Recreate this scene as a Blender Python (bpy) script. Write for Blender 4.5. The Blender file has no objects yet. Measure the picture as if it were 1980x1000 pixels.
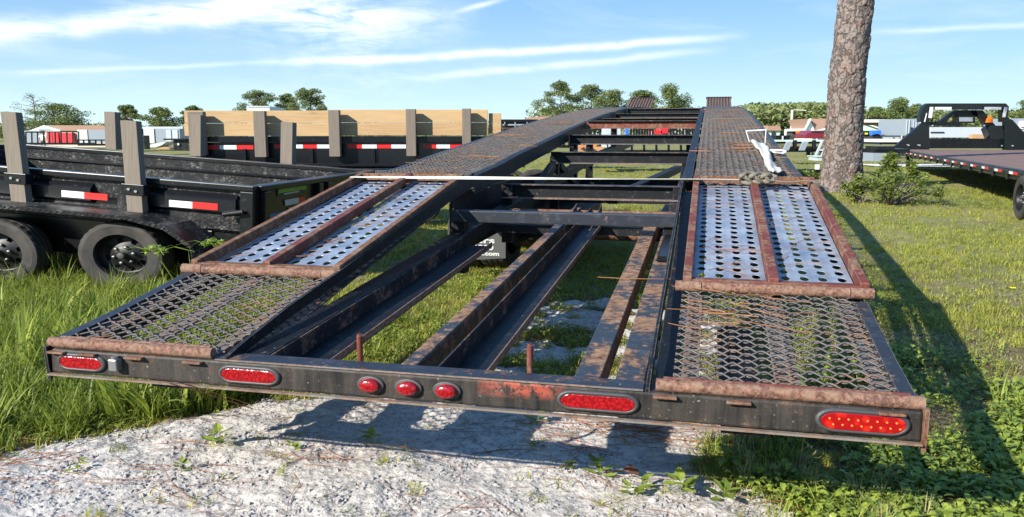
import bpy, bmesh, math, random
import numpy as np
from mathutils import Vector, Matrix
random.seed(7); rng = np.random.default_rng(7)
R = math.radians
scene = bpy.context.scene
C = scene.collection

# ------------------------------------------------------------------ camera
F = 1570.0; CAMH = 1.3; TH = math.atan(242/F); CT, ST = math.cos(TH), math.sin(TH)
cam = bpy.data.cameras.new('camera'); camo = bpy.data.objects.new('camera', cam); C.objects.link(camo)
camo.location = (0, 0, CAMH); camo.rotation_euler = (math.pi/2 - TH, 0, 0)
cam.sensor_fit = 'HORIZONTAL'; cam.sensor_width = 36; cam.lens = F/1980*36
cam.clip_start = .05; cam.clip_end = 3000
scene.camera = camo
scene.view_settings.view_transform = 'Standard'; scene.view_settings.look = 'None'
scene.view_settings.exposure = 0.88; scene.view_settings.gamma = 1; scene.view_settings.use_curve_mapping = False
scene.cycles.max_bounces = 6; scene.cycles.transparent_max_bounces = 8

# ------------------------------------------------------------------ sun and sky
SV = Vector((1.45, 1.2, -1.0)).normalized()
SUN_EL = math.asin(-SV.z); SUN_AZ = math.atan2(-SV.x, -SV.y)
sl = bpy.data.lights.new('sun', 'SUN'); sl.energy = 5.0; sl.angle = R(.55); sl.color = (1, .95, .86)
so = bpy.data.objects.new('sun', sl); C.objects.link(so); so.rotation_euler = SV.to_track_quat('-Z', 'Y').to_euler()
world = bpy.data.worlds.new('World'); scene.world = world; world.use_nodes = True
wn = world.node_tree; wn.nodes.clear()

class NT:
    """small expression builder on a node tree"""
    def __init__(s, nt): s.nt = nt
    def n(s, t, **k):
        o = s.nt.nodes.new(t)
        for a, b in k.items(): setattr(o, a, b)
        return o
    def put(s, sock, v):
        if isinstance(v, bpy.types.NodeSocket): s.nt.links.new(v, sock)
        elif v is not None:
            if isinstance(v, (tuple, list)) and len(v) == 3 and sock.type == 'RGBA': v = (*v, 1)
            sock.default_value = v
    def m(s, op, a, b=None, c=None, clamp=False):
        o = s.n('ShaderNodeMath', operation=op, use_clamp=clamp)
        for i, v in enumerate((a, b, c)):
            if v is not None: s.put(o.inputs[i], v)
        return o.outputs[0]
    def mix(s, f, a, b, mode='MIX'):
        o = s.n('ShaderNodeMix', data_type='RGBA', blend_type=mode)
        s.put(o.inputs[0], f); s.put(o.inputs[6], a); s.put(o.inputs[7], b); return o.outputs[2]
    def noise(s, vec, scale, detail=4, rough=.55, dist=0, out=0):
        o = s.n('ShaderNodeTexNoise'); s.put(o.inputs['Vector'], vec)
        o.inputs['Scale'].default_value = scale; o.inputs['Detail'].default_value = detail
        o.inputs['Roughness'].default_value = rough; o.inputs['Distortion'].default_value = dist
        return o.outputs[out]
    def ramp(s, f, lo, hi):
        o = s.n('ShaderNodeMapRange'); s.put(o.inputs[0], f); o.inputs[1].default_value = lo; o.inputs[2].default_value = hi
        return o.outputs[0]
    def mapping(s, vec, scale=(1, 1, 1), rot=(0, 0, 0), loc=(0, 0, 0)):
        o = s.n('ShaderNodeMapping'); s.put(o.inputs[0], vec); o.inputs['Scale'].default_value = scale
        o.inputs['Rotation'].default_value = rot; o.inputs['Location'].default_value = loc; return o.outputs[0]

def world_sky():
    k = NT(wn)
    sky = k.n('ShaderNodeTexSky', sky_type='NISHITA', sun_disc=False, sun_elevation=SUN_EL, sun_rotation=SUN_AZ,
              altitude=0, air_density=1.0, dust_density=.9, ozone_density=2.0)
    tc = k.n('ShaderNodeTexCoord'); sep = k.n('ShaderNodeSeparateXYZ'); k.put(sep.inputs[0], tc.outputs['Generated'])
    x, y, z = sep.outputs
    az = k.m('ARCTAN2', x, y); el = z
    comb = k.n('ShaderNodeCombineXYZ'); k.put(comb.inputs[0], az); k.put(comb.inputs[1], el)
    p = comb.outputs[0]
    wob = k.m('SUBTRACT', k.noise(p, 9, 4), .5)
    def gauss(v, w): return k.m('POWER', 2.718, k.m('MULTIPLY', k.m('POWER', k.m('ABSOLUTE', k.m('DIVIDE', v, w)), 2.0), -1.0))
    def azel(px, py):
        u = (px-990)/F; v = (500-py)/F; d = Vector((u, CT+v*ST, -ST+v*CT)).normalized(); return math.atan2(d.x, d.y), d.z
    def streak(a, b, w, amp, wb=.012, taper=.06):
        (a0, e0), (a1, e1) = azel(*a), azel(*b)
        sl_ = (e1-e0)/(a1-a0)
        line = k.m('ADD', k.m('MULTIPLY', k.m('SUBTRACT', az, a0), sl_), e0)
        dd = k.m('ADD', k.m('SUBTRACT', el, line), k.m('MULTIPLY', wob, wb))
        g = gauss(dd, w)
        t = k.m('MULTIPLY', k.ramp(az, a0-taper, a0+taper), k.ramp(az, a1+taper, a1-taper))
        return k.m('MULTIPLY', k.m('MULTIPLY', g, t), amp)
    fib = k.noise(k.mapping(p, (11, 60, 1), (0, 0, -.24)), 1.0, 8, .66, 1.0)
    fib2 = k.noise(k.mapping(p, (22, 26, 1), (0, 0, .5)), 1.0, 6, .6, .9)
    ca, ce = azel(640, 55)
    blob = k.m('MULTIPLY', gauss(k.m('SUBTRACT', az, ca), .10),
               gauss(k.m('ADD', k.m('SUBTRACT', el, ce), k.m('MULTIPLY', k.m('SUBTRACT', az, ca), .24)), .062))
    blob = k.m('MULTIPLY', blob, k.ramp(k.m('ADD', k.m('MULTIPLY', fib, .6), k.m('MULTIPLY', fib2, .4)), .42, .72))
    band = k.m('MULTIPLY', streak((-200, 72), (560, 8), .0095, 1.0, .03, .05), k.ramp(fib, .2, .55))
    band2 = k.m('MULTIPLY', streak((330, 12), (820, 40), .018, .8, .05, .08), k.ramp(fib, .3, .6))
    c1 = k.m('MULTIPLY', streak((560, 120), (1370, 74), .0042, .75, .012, .05), k.ramp(fib2, .15, .45))
    c2 = k.m('MULTIPLY', streak((830, 148), (1330, 102), .0042, .55, .012, .05), k.ramp(fib, .2, .55))
    c3 = k.m('MULTIPLY', streak((0, 140), (500, 122), .0025, .32, .008, .05), k.ramp(fib2, .2, .5))
    c4 = k.m('MULTIPLY', streak((900, 18), (960, 2), .003, .7, .01, .02), 1.0)
    c5 = k.m('MULTIPLY', streak((1700, 62), (2300, 30), .003, .35, .01, .05), 1.0)
    veil = k.m('MULTIPLY', k.ramp(k.noise(k.mapping(p, (4, 22, 1), (0, 0, .12)), 1.0, 6, .6, .5), .5, .85), .3)
    tot = k.m('ADD', k.m('MULTIPLY', blob, .62), band)
    for q in (band2, c1, c2, c3, c4, c5, veil): tot = k.m('ADD', tot, q)
    tot = k.m('MULTIPLY', tot, k.ramp(el, 0.0, .05)); tot = k.m('MULTIPLY', tot, 1.0, clamp=True)
    tint = k.mix(1.0, sky.outputs[0], (.86, 1.06, 1.18), 'MULTIPLY')
    sat = k.n('ShaderNodeHueSaturation'); sat.inputs['Saturation'].default_value = 1.22; k.put(sat.inputs['Color'], tint)
    hz = k.m('POWER', 2.718, k.m('MULTIPLY', k.m('MAXIMUM', el, 0.0), -9.5))
    base = k.mix(hz, k.mix(.7, sat.outputs[0], (1.15, 3.2, 7.3)), (6.6, 8.8, 8.8))
    col = k.mix(tot, base, (9.5, 10.0, 10.0))
    bg = k.n('ShaderNodeBackground'); bg.inputs['Strength'].default_value = .072; k.put(bg.inputs['Color'], col)
    o = k.n('ShaderNodeOutputWorld'); wn.links.new(bg.outputs[0], o.inputs[0])
world_sky()

# ------------------------------------------------------------------ picking points
def ray(x, y):
    u = (x-990)/F; v = (500-y)/F; return np.array([u, CT+v*ST, -ST+v*CT])
def P(x, y, Y):
    """the point at depth Y metres seen at photograph pixel x, y"""
    r = ray(x, y); q = np.array([0, 0, CAMH])+r*(Y/r[1]); return Vector(q)
def G(x, y, z=0.):
    r = ray(x, y); q = np.array([0, 0, CAMH])+r*((z-CAMH)/r[2]); return Vector(q)

# ------------------------------------------------------------------ materials
MATS = {}
def newmat(name, build):
    m = bpy.data.materials.new(name); m.use_nodes = True; nt = m.node_tree; nt.nodes.clear()
    k = NT(nt); out = k.n('ShaderNodeOutputMaterial'); b = k.n('ShaderNodeBsdfPrincipled')
    tc = k.n('ShaderNodeTexCoord')
    r = build(k, b, tc.outputs['Object']) or b.outputs[0]
    nt.links.new(r, out.inputs[0]); MATS[name] = m; return m
def bump(k, b, h, strength=.3, dist=.01):
    o = k.n('ShaderNodeBump'); o.inputs['Strength'].default_value = strength; o.inputs['Distance'].default_value = dist
    k.put(o.inputs['Height'], h); k.put(b.inputs['Normal'], o.outputs[0])
def plain(name, col, rough=.6, metal=0, var=.25, scale=8, spec=.5, bmp=.1):
    def f(k, b, v):
        n = k.noise(v, scale, 5); n2 = k.noise(v, scale*7, 3)
        d = tuple(c*(1-var) for c in col); l = tuple(min(1, c*(1+var)) for c in col)
        k.put(b.inputs['Base Color'], k.mix(k.m('ADD', k.m('MULTIPLY', n, .6), k.m('MULTIPLY', n2, .4)), d, l))
        b.inputs['Roughness'].default_value = rough; b.inputs['Metallic'].default_value = metal
        b.inputs['Specular IOR Level'].default_value = spec
        if bmp: bump(k, b, n2, bmp, .004)
    return newmat(name, f)
def rusty(name, paint, amount, rough=.42, rustlight=(.22, .105, .06), scale=5.0, spots=.5, greyout=0.0):
    """paint that has rusted through in patches; amount 0..1"""
    def f(k, b, v):
        a = k.noise(v, scale, 7, .62, .3); c = k.noise(v, scale*9, 5, .6); fine = k.noise(v, 160, 2)
        mix_ = k.m('ADD', k.m('MULTIPLY', a, .7), k.m('MULTIPLY', c, .3))
        th = .72 - .42*amount
        mask = k.ramp(mix_, th-.035, th+.035)
        rc = k.mix(k.ramp(c, .3, .7), (.055, .022, .014), rustlight)
        rc = k.mix(k.ramp(k.noise(v, 23, 4), .45, .75), rc, (.24, .16, .11))
        grey = k.mix(k.ramp(k.noise(v, 14, 6, .7), .52, .72), paint, tuple(min(1, x*1.6+.015) for x in paint))
        sp = k.ramp(k.noise(v, 70, 3, .5), .68, .74)
        pc = k.mix(k.m('MULTIPLY', sp, spots), grey, (.33, .31, .28))
        bv = k.n('ShaderNodeBevel', samples=4); bv.inputs['Radius'].default_value = .006; ge = k.n('ShaderNodeNewGeometry')
        dt = k.n('ShaderNodeVectorMath', operation='DOT_PRODUCT'); k.put(dt.inputs[0], bv.outputs[0]); k.put(dt.inputs[1], ge.outputs['Normal'])
        ew = k.m('MULTIPLY', k.ramp(k.m('SUBTRACT', 1.0, dt.outputs['Value']), .04, .16), k.ramp(k.noise(v, 12, 5, .7), .36, .56))
        k.put(b.inputs['Base Color'], k.mix(k.m('MULTIPLY', ew, .75), k.mix(mask, pc, rc), (.27, .22, .19)))
        k.put(b.inputs['Roughness'], k.m('ADD', k.m('MULTIPLY', mask, .4), k.m('ADD', rough, k.m('MULTIPLY', c, .15))))
        b.inputs['Specular IOR Level'].default_value = .22
        bump(k, b, k.m('ADD', k.m('MULTIPLY', mask, .6), k.m('MULTIPLY', fine, .5)), .5, .004)
    return newmat(name, f)
BLACK = (.012, .013, .016)
def f(k, b, v):
    st = k.noise(k.mapping(v, (26, 26, 2.2)), 1, 6, .65, .4); a = k.noise(v, 4, 6, .65); c = k.noise(v, 30, 6, .7); sp = k.ramp(k.noise(v, 85, 3), .66, .74)
    col = k.mix(k.ramp(k.m('ADD', k.m('MULTIPLY', st, .6), k.m('MULTIPLY', a, .4)), .38, .66), (.006, .006, .007), (.062, .052, .041))
    col = k.mix(k.m('MULTIPLY', k.ramp(k.m('ADD', k.m('MULTIPLY', a, .55), k.m('MULTIPLY', c, .45)), .56, .66), .6), col, (.17, .085, .055))
    col = k.mix(k.m('MULTIPLY', sp, .5), col, (.34, .32, .29))
    sx = k.n('ShaderNodeSeparateXYZ'); k.put(sx.inputs[0], v)
    red = k.m('MULTIPLY', k.m('MULTIPLY', k.ramp(sx.outputs[0], .17, .25), k.ramp(sx.outputs[0], .47, .40)), k.m('MULTIPLY', k.ramp(c, .46, .56), k.ramp(sx.outputs[2], .485, .51)))
    col = k.mix(k.m('MULTIPLY', red, .8), col, (.36, .075, .045))
    k.put(b.inputs['Base Color'], col); k.put(b.inputs['Roughness'], k.m('ADD', .38, k.m('MULTIPLY', a, .4))); b.inputs['Specular IOR Level'].default_value = .3
    bump(k, b, c, .35, .004)
newmat('bumper_paint', f)
rusty('black_paint', (.007, .008, .010), .17); rusty('black_paint_rusty', BLACK, .42, .5); 
rusty('bumper_top', (.022, .026, .034), .30, .34, spots=.6)
rusty('rail_top', (.03, .034, .04), .55, .33, rustlight=(.36, .21, .12), scale=3.5)
rusty('rust', (.10, .045, .03), .8, .6, scale=7); rusty('rust_red', (.13, .035, .025), .5, .55, rustlight=(.24, .12, .08))
rusty('rust_pipe', (.10, .05, .035), .7, .35, rustlight=(.30, .165, .115), scale=9)
rusty('mesh_steel', (.085, .08, .078), .36, .36, rustlight=(.19, .11, .075), scale=6, spots=.2)
rusty('flange_edge', (.10, .095, .09), .5, .5, rustlight=(.26, .18, .14), scale=4, spots=.3); rusty('support_bar', (.16, .135, .11), .5, .6, rustlight=(.24, .16, .11), scale=4, spots=.3)
rusty('mesh_far', (.075, .072, .07), .34, .5, rustlight=(.15, .095, .07), scale=3.2, spots=.1)
def f(k, b, v):
    a = k.noise(v, 6, 6, .6); c = k.noise(k.mapping(v, (40, 6, 6)), 1, 4, .6)
    col = k.mix(k.ramp(a, .3, .7), (.15, .20, .28), (.37, .415, .47))
    col = k.mix(k.m('MULTIPLY', k.ramp(k.noise(v, 9, 7, .75), .50, .66), .75), col, (.27, .17, .12))
    col = k.mix(k.m('MULTIPLY', k.ramp(c, .5, .8), .3), col, (.2, .25, .33))
    k.put(b.inputs['Base Color'], col); b.inputs['Roughness'].default_value = .42; b.inputs['Metallic'].default_value = .25
    bump(k, b, a, .2, .004)
newmat('galvanised_plate', f)
def f(k, b, v):
    st = k.noise(k.mapping(v, (60, 60, 3)), 1, 5, .6, .4); n = k.noise(v, 9, 4)
    col = k.mix(st, (.085, .072, .058), (.235, .20, .16)); col = k.mix(k.m('MULTIPLY', n, .4), col, (.22, .17, .12))
    k.put(b.inputs['Base Color'], col); b.inputs['Roughness'].default_value = .85; bump(k, b, st, .6, .006)
newmat('weathered_wood', f)
def f(k, b, v):
    g = k.noise(k.mapping(v, (2.2, 20, 26)), 1, 5, .6, 1.2)
    kn = k.n('ShaderNodeTexVoronoi', feature='F1'); k.put(kn.inputs['Vector'], k.mapping(v, (1.1, 2, 4.2))); kn.inputs['Scale'].default_value = 1.1
    knot = k.ramp(kn.outputs['Distance'], .10, .03)
    col = k.mix(k.ramp(g, .3, .75), (.46, .30, .15), (.31, .18, .08)); col = k.mix(k.m('MULTIPLY', knot, .8), col, (.13, .06, .025))
    inf = k.n('ShaderNodeObjectInfo'); col = k.mix(k.m('MULTIPLY', inf.outputs['Random'], .35), col, (.60, .43, .22))
    k.put(b.inputs['Base Color'], col); b.inputs['Roughness'].default_value = .75; bump(k, b, g, .2, .004)
newmat('new_pine_board', f)
def f(k, b, v):
    st = k.noise(k.mapping(v, (3, 40, 3)), 1, 5, .6); n = k.noise(v, 3, 4)
    k.put(b.inputs['Base Color'], k.mix(k.m('ADD', k.m('MULTIPLY', st, .6), k.m('MULTIPLY', n, .4)), (.085, .05, .04), (.27, .16, .12)))
    b.inputs['Roughness'].default_value = .85
newmat('deck_boards', f)
def f(k, b, v):
    n = k.noise(v, 25, 5); n2 = k.noise(v, 6, 3)
    k.put(b.inputs['Base Color'], k.mix(k.ramp(n2, .3, .7), (.014, .013, .012), (.055, .048, .042)))
    b.inputs['Roughness'].default_value = .8; bump(k, b, n, .25, .004)
newmat('rubber', f)
plain('gloss_black', (.006, .006, .007), .25, 0, .4, 20, .6, 0); plain('dark_void', (.006, .006, .007), .9)
def f(k, b, v):   # black painted dump body with scratches
    s1 = k.ramp(k.noise(k.mapping(v, (14, 5, 30), (.3, .2, .5)), 1, 7, .75, 2.5), .54, .64)
    s2 = k.ramp(k.noise(v, 22, 7, .8), .53, .63)
    d = k.m('MULTIPLY', k.ramp(k.noise(v, 3, 5), .38, .62), .75)
    col = k.mix(k.m('MULTIPLY', k.m('MAXIMUM', s1, s2), d), (.008, .009, .010), (.30, .29, .27))
    k.put(b.inputs['Base Color'], col); b.inputs['Roughness'].default_value = .38; b.inputs['Specular IOR Level'].default_value = .25
    bump(k, b, s2, .15, .003)
newmat('scratched_black', f)
def f(k, b, v):
    n = k.noise(v, 18, 5, .7)
    k.put(b.inputs['Base Color'], k.mix(k.m('MULTIPLY', k.ramp(n, .6, .75), .35), (.007, .008, .010), (.14, .14, .14))); b.inputs['Roughness'].default_value = .3; b.inputs['Specular IOR Level'].default_value = .35
newmat('black_gloss_paint', f)
def f(k, b, v):
    vo = k.n('ShaderNodeTexVoronoi'); k.put(vo.inputs['Vector'], v); vo.inputs['Scale'].default_value = 95
    k.put(b.inputs['Base Color'], k.mix(k.ramp(vo.outputs['Distance'], .1, .6), (.40, .008, .012), (.20, .002, .004)))
    b.inputs['Roughness'].default_value = .22; b.inputs['Coat Weight'].default_value = .5
    bump(k, b, vo.outputs['Distance'], .35, .003)
newmat('red_lens', f)
def f(k, b, v):
    vo = k.n('ShaderNodeTexVoronoi'); k.put(vo.inputs['Vector'], v); vo.inputs['Scale'].default_value = 36
    k.put(b.inputs['Base Color'], k.mix(k.ramp(vo.outputs['Distance'], .1, .5), (.62, .02, .01), (.28, .003, .004)))
    b.inputs['Roughness'].default_value = .15; b.inputs['Coat Weight'].default_value = .6
newmat('red_lens_clear', f)
plain('orange_led', (.95, .24, .05), .3, 0, .1); plain('bezel', (.045, .045, .045), .5); plain('reflect_red', (.62, .015, .012), .35, 0, .1)
plain('reflect_white', (.75, .76, .78), .35, 0, .08); plain('steel', (.30, .30, .29), .4, .7, .3); plain('chrome', (.7, .7, .68), .2, .9)
plain('rim_black', (.008, .008, .009), .45, 0, .3, 8, .3); plain('strap_white', (.62, .61, .52), .75, 0, .15, 30, .3, .4)
plain('strap_grey', (.17, .155, .12), .9, 0, .45, 40, .2, .5); plain('strap_dirty', (.50, .49, .44), .8, 0, .12, 12, .2, .3)
plain('flap_rubber', (.05, .052, .052), .6, 0, .25, 6); plain('print_white', (.5, .5, .48), .6, 0, .2, 60); plain('green_sticker', (.20, .34, .02), .5, 0, .5, 18)
plain('sticker_navy', (.02, .025, .06), .5); plain('cream_plate', (.55, .50, .42), .5, 0, .2, 12)
plain('white_panel', (.58, .59, .60), .45, 0, .06); plain('grey_panel', (.24, .28, .32), .45, 0, .12); plain('light_grey_panel', (.42, .46, .5), .5, 0, .1)
plain('red_panel', (.55, .02, .03), .45, 0, .2); plain('maroon_paint', (.17, .015, .03), .3); plain('blue_paint', (.03, .14, .5), .35)
plain('orange_cloth', (.85, .19, .03), .8); plain('roof_brown', (.33, .20, .145), .85, 0, .15, 2); plain('wall_mint', (.45, .60, .52), .7); plain('wall_white', (.7, .72, .7), .7)
plain('wall_beige', (.52, .46, .38), .8); plain('dark_interior', (.06, .055, .055), .9); plain('glass_dark', (.02, .025, .03), .08); plain('pole_grey', (.5, .5, .42), .7)
plain('safety_orange', (.95, .22, .02), .5); plain('skin', (.45, .26, .18), .6); plain('shirt_white', (.75, .75, .78), .8); plain('trousers_dark', (.05, .05, .07), .8); plain('hair_dark', (.03, .02, .015), .8)
plain('tan_dirt', (.42, .25, .12), .9, 0, .3, 3)
def leafmat(name, c1, c2, tr=.35, rough=.5, inst=True, scale=3):
    def f(k, b, v):
        inf = k.n('ShaderNodeObjectInfo'); geo = k.n('ShaderNodeNewGeometry')
        n = k.noise(geo.outputs['Position'], scale, 3)
        r = k.m('ADD', k.m('MULTIPLY', inf.outputs['Random'], .45 if inst else 0), k.m('MULTIPLY', n, .55 if inst else 1.0))
        rr = geo.outputs['Random Per Island'] if 'Random Per Island' in geo.outputs else r
        r = k.m('ADD', k.m('MULTIPLY', r, .6), k.m('MULTIPLY', rr, .4))
        col = k.mix(k.ramp(r, .25, .75), c1, c2)
        k.put(b.inputs['Base Color'], col); b.inputs['Roughness'].default_value = rough; b.inputs['Specular IOR Level'].default_value = .35
        t = k.n('ShaderNodeBsdfTranslucent'); k.put(t.inputs[0], col)
        mx = k.n('ShaderNodeMixShader'); mx.inputs[0].default_value = tr
        k.nt.links.new(b.outputs[0], mx.inputs[1]); k.nt.links.new(t.outputs[0], mx.inputs[2]); return mx.outputs[0]
    return newmat(name, f)
leafmat('grass_green', (.13, .155, .022), (.40, .40, .07)); leafmat('grass_dry', (.26, .21, .09), (.50, .43, .20)); leafmat('grass_tall', (.12, .17, .02), (.38, .44, .07), .45)
leafmat('ivy_leaf', (.07, .12, .02), (.31, .38, .06), .35, .4); leafmat('shrub_leaf', (.09, .13, .03), (.30, .35, .07), .35, .4, False, 9)
leafmat('pine_foliage', (.08, .12, .05), (.24, .28, .09), .25, .6, False, .5); leafmat('oak_foliage', (.07, .11, .035), (.22, .26, .07), .25, .6, False, .4)
leafmat('pale_foliage', (.10, .13, .12), (.17, .21, .19), .3, .7, False, .4); leafmat('wood_foliage', (.11, .15, .05), (.27, .29, .10), .25, .6, False, .25)  # distant foliage lightened: haze is put into the leaf colour
leafmat('needle', (.24, .09, .035), (.42, .20, .09), .1, .6, False, 9); leafmat('sedge_head', (.25, .36, .05), (.4, .5, .1), .4)
plain('dead_leaf', (.20, .07, .03), .7); plain('trunk_far', (.16, .13, .11), .9); plain('yellow_petal', (.9, .75, .02), .6)
def f(k, b, v):
    w = k.mapping(v, (1, 1, .55))
    vo = k.n('ShaderNodeTexVoronoi', feature='DISTANCE_TO_EDGE'); k.put(vo.inputs['Vector'], k.mix(.3, w, k.noise(w, 6, 5, out=1))); vo.inputs['Scale'].default_value = 8
    crack = k.ramp(vo.outputs['Distance'], 0, .10); n = k.noise(v, 18, 6, .65); n2 = k.noise(v, 3.5, 3)
    col = k.mix(k.ramp(n, .3, .7), (.10, .08, .07), (.26, .215, .19)); col = k.mix(k.m('MULTIPLY', k.ramp(n2, .5, .7), .45), col, (.24, .12, .08))
    col = k.mix(k.m('ADD', k.m('MULTIPLY', crack, .55), .45), (.055, .04, .035), col)
    k.put(b.inputs['Base Color'], col); b.inputs['Roughness'].default_value = .9
    bump(k, b, k.m('ADD', k.m('MULTIPLY', crack, 1), k.m('MULTIPLY', n, .7)), .9, .03)
newmat('pine_bark', f)
def f(k, b, v):
    at = k.n('ShaderNodeAttribute', attribute_name='sand'); sand = at.outputs['Fac']
    n = k.noise(v, 2.3, 8, .62); n2 = k.noise(v, 26, 6, .68); n3 = k.noise(v, 110, 3, .6); nb = k.noise(v, .35, 4)
    vo = k.n('ShaderNodeTexVoronoi'); k.put(vo.inputs['Vector'], v); vo.inputs['Scale'].default_value = 34
    s = k.mix(k.ramp(k.m('ADD', k.m('MULTIPLY', n2, .6), k.m('MULTIPLY', n, .4)), .38, .54), (.33, .30, .27), (.60, .555, .50))
    s = k.mix(k.m('MULTIPLY', k.ramp(n3, .60, .72), .5), s, (.14, .12, .11)); s = k.mix(k.m('MULTIPLY', k.ramp(n, .52, .66), .6), s, (.28, .25, .225))
    g = k.mix(n2, (.11, .10, .045), (.24, .21, .09)); g = k.mix(k.ramp(n, .35, .7), g, (.22, .25, .055)); g = k.mix(k.m('MULTIPLY', k.ramp(nb, .45, .7), .55), g, (.36, .31, .15))
    so_ = k.mix(n2, (.05, .04, .028), (.13, .105, .07))
    g2 = k.mix(k.ramp(k.n('ShaderNodeCameraData').outputs['View Distance'], 7, 18) if False else .55, so_, g)
    farf = k.n('ShaderNodeAttribute', attribute_name='far').outputs['Fac']
    g3 = k.mix(farf, so_, g)
    mk = k.ramp(k.m('ADD', sand, k.m('MULTIPLY', k.m('SUBTRACT', n2, .5), .5)), .42, .58)
    k.put(b.inputs['Base Color'], k.mix(mk, g3, s)); b.inputs['Roughness'].default_value = .95; b.inputs['Specular IOR Level'].default_value = .15
    bump(k, b, k.m('ADD', k.m('MULTIPLY', n2, 1.0), k.m('ADD', k.m('MULTIPLY', n3, .3), k.m('MULTIPLY', vo.outputs['Distance'], .5))), .6, .022)
newmat('ground_soil', f)
plain('pebble', (.34, .32, .31), .95, 0, .5, 30, .2, .3); plain('pale_road', (.66, .63, .55), .95, 0, .12, .5)

# ------------------------------------------------------------------ mesh helpers
class MB:
    def __init__(s): s.v = []; s.f = []
    def add(s, vs, fs):
        o = len(s.v); s.v += [tuple(x) for x in vs]; s.f += [tuple(i+o for i in q) for q in fs]; return s
    def box(s, x0, x1, y0, y1, z0, z1):
        return s.add([(x0,y0,z0),(x1,y0,z0),(x1,y1,z0),(x0,y1,z0),(x0,y0,z1),(x1,y0,z1),(x1,y1,z1),(x0,y1,z1)],
                     [(0,3,2,1),(4,5,6,7),(0,1,5,4),(1,2,6,5),(2,3,7,6),(3,0,4,7)])
    def hexa(s, a, b):
        """two quads of four points each, joined"""
        return s.add(list(a)+list(b), [(3,2,1,0),(4,5,6,7),(0,1,5,4),(1,2,6,5),(2,3,7,6),(3,0,4,7)])
    def beam(s, p, q, w, h, up=(0, 0, 1)):
        p, q, up = Vector(p), Vector(q), Vector(up); d = (q-p).normalized(); x = d.cross(up).normalized()*w/2; z = x.normalized().cross(d).normalized()*h/2
        return s.hexa([p-x-z, p+x-z, p+x+z, p-x+z], [q-x-z, q+x-z, q+x+z, q-x+z])
    def tube(s, pts, r, n=8, caps=True):
        pts = [Vector(p) for p in pts]; o = len(s.v); rs = r if isinstance(r, (list, tuple)) else [r]*len(pts)
        ref = Vector((0, 0, 1)) if abs((pts[-1]-pts[0]).normalized().z) < .9 else Vector((1, 0, 0))
        for i, p in enumerate(pts):
            d = (pts[min(i+1, len(pts)-1)]-pts[max(i-1, 0)]).normalized(); x = d.cross(ref).normalized(); y = x.cross(d)
            for j in range(n):
                a = 2*math.pi*j/n; s.v.append(tuple(p+(x*math.cos(a)+y*math.sin(a))*rs[i]))
        for i in range(len(pts)-1):
            for j in range(n): s.f.append((o+i*n+j, o+i*n+(j+1) % n, o+(i+1)*n+(j+1) % n, o+(i+1)*n+j))
        if caps:
            e = o+(len(pts)-1)*n; k2 = len(s.v); s.v += s.v[o:o+n]+s.v[e:e+n]
            s.f.append(tuple(k2+j for j in range(n-1, -1, -1))); s.f.append(tuple(k2+n+j for j in range(n)))
        return s
    def extrude_profile(s, prof, axis_pts):
        """prof: list of (dx, dz) closed, swept along axis_pts in local frame x=const offset"""
        o = len(s.v); n = len(prof)
        for p in axis_pts:
            for a, b in prof: s.v.append((p[0]+a, p[1], p[2]+b))
        for i in range(len(axis_pts)-1):
            for j in range(n): s.f.append((o+i*n+j, o+i*n+(j+1) % n, o+(i+1)*n+(j+1) % n, o+(i+1)*n+j))
        s.f.append(tuple(o+j for j in range(n-1, -1, -1))); s.f.append(tuple(o+(len(axis_pts)-1)*n+j for j in range(n)))
        return s
    def strip(s, pts, wv, th=.004):
        """ribbon: centre points, half-width vectors, thickness along z"""
        o = len(s.v)
        for p, w in zip(pts, wv):
            p, w = Vector(p), Vector(w); u = Vector((0, 0, th))
            for q in (p-w, p+w, p+w+u, p-w+u): s.v.append(tuple(q))
        for i in range(len(pts)-1):
            for j in range(4): s.f.append((o+i*4+j, o+i*4+(j+1) % 4, o+(i+1)*4+(j+1) % 4, o+(i+1)*4+j))
        s.f.append((o+3, o+2, o+1, o)); e = o+(len(pts)-1)*4; s.f.append((e, e+1, e+2, e+3)); return s
    def cyl(s, c, ax, rx, rz, L, n=24):
        """elliptic cylinder, axis 'x' or 'y', centred"""
        o = len(s.v)
        for e in (-L/2, L/2):
            for j in range(n):
                a = 2*math.pi*j/n
                s.v.append((c[0]+rx*math.cos(a), c[1]+e, c[2]+rz*math.sin(a)) if ax == 'y' else (c[0]+e, c[1]+rx*math.cos(a), c[2]+rz*math.sin(a)))
        for j in range(n): s.f.append((o+j, o+(j+1) % n, o+n+(j+1) % n, o+n+j))
        s.f.append(tuple(range(o+n-1, o-1, -1))); s.f.append(tuple(range(o+n, o+2*n))); return s
    def build(s, name, mat, parent=None, smooth=False, bevel=0, shared=None):
        me = bpy.data.meshes.new(name); me.from_pydata(s.v, [], s.f); me.update()
        bm = bmesh.new(); bm.from_mesh(me); bmesh.ops.recalc_face_normals(bm, faces=bm.faces); bm.to_mesh(me); bm.free()
        return link(name, me, mat, parent, smooth, bevel)
def link(name, me, mat, parent=None, smooth=False, bevel=0):
    me.materials.append(MATS[mat])
    if smooth: me.polygons.foreach_set('use_smooth', [True]*len(me.polygons))
    o = bpy.data.objects.new(name, me); C.objects.link(o)
    if parent: o.parent = parent
    if bevel:
        b = o.modifiers.new('bevel', 'BEVEL'); b.width = bevel; b.segments = 2; b.limit_method = 'ANGLE'
    return o
def tag(o, label=None, cat=None, group=None, kind=None):
    if label: o['label'] = label
    if cat: o['category'] = cat
    if group: o['group'] = group
    if kind: o['kind'] = kind
    return o
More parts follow.
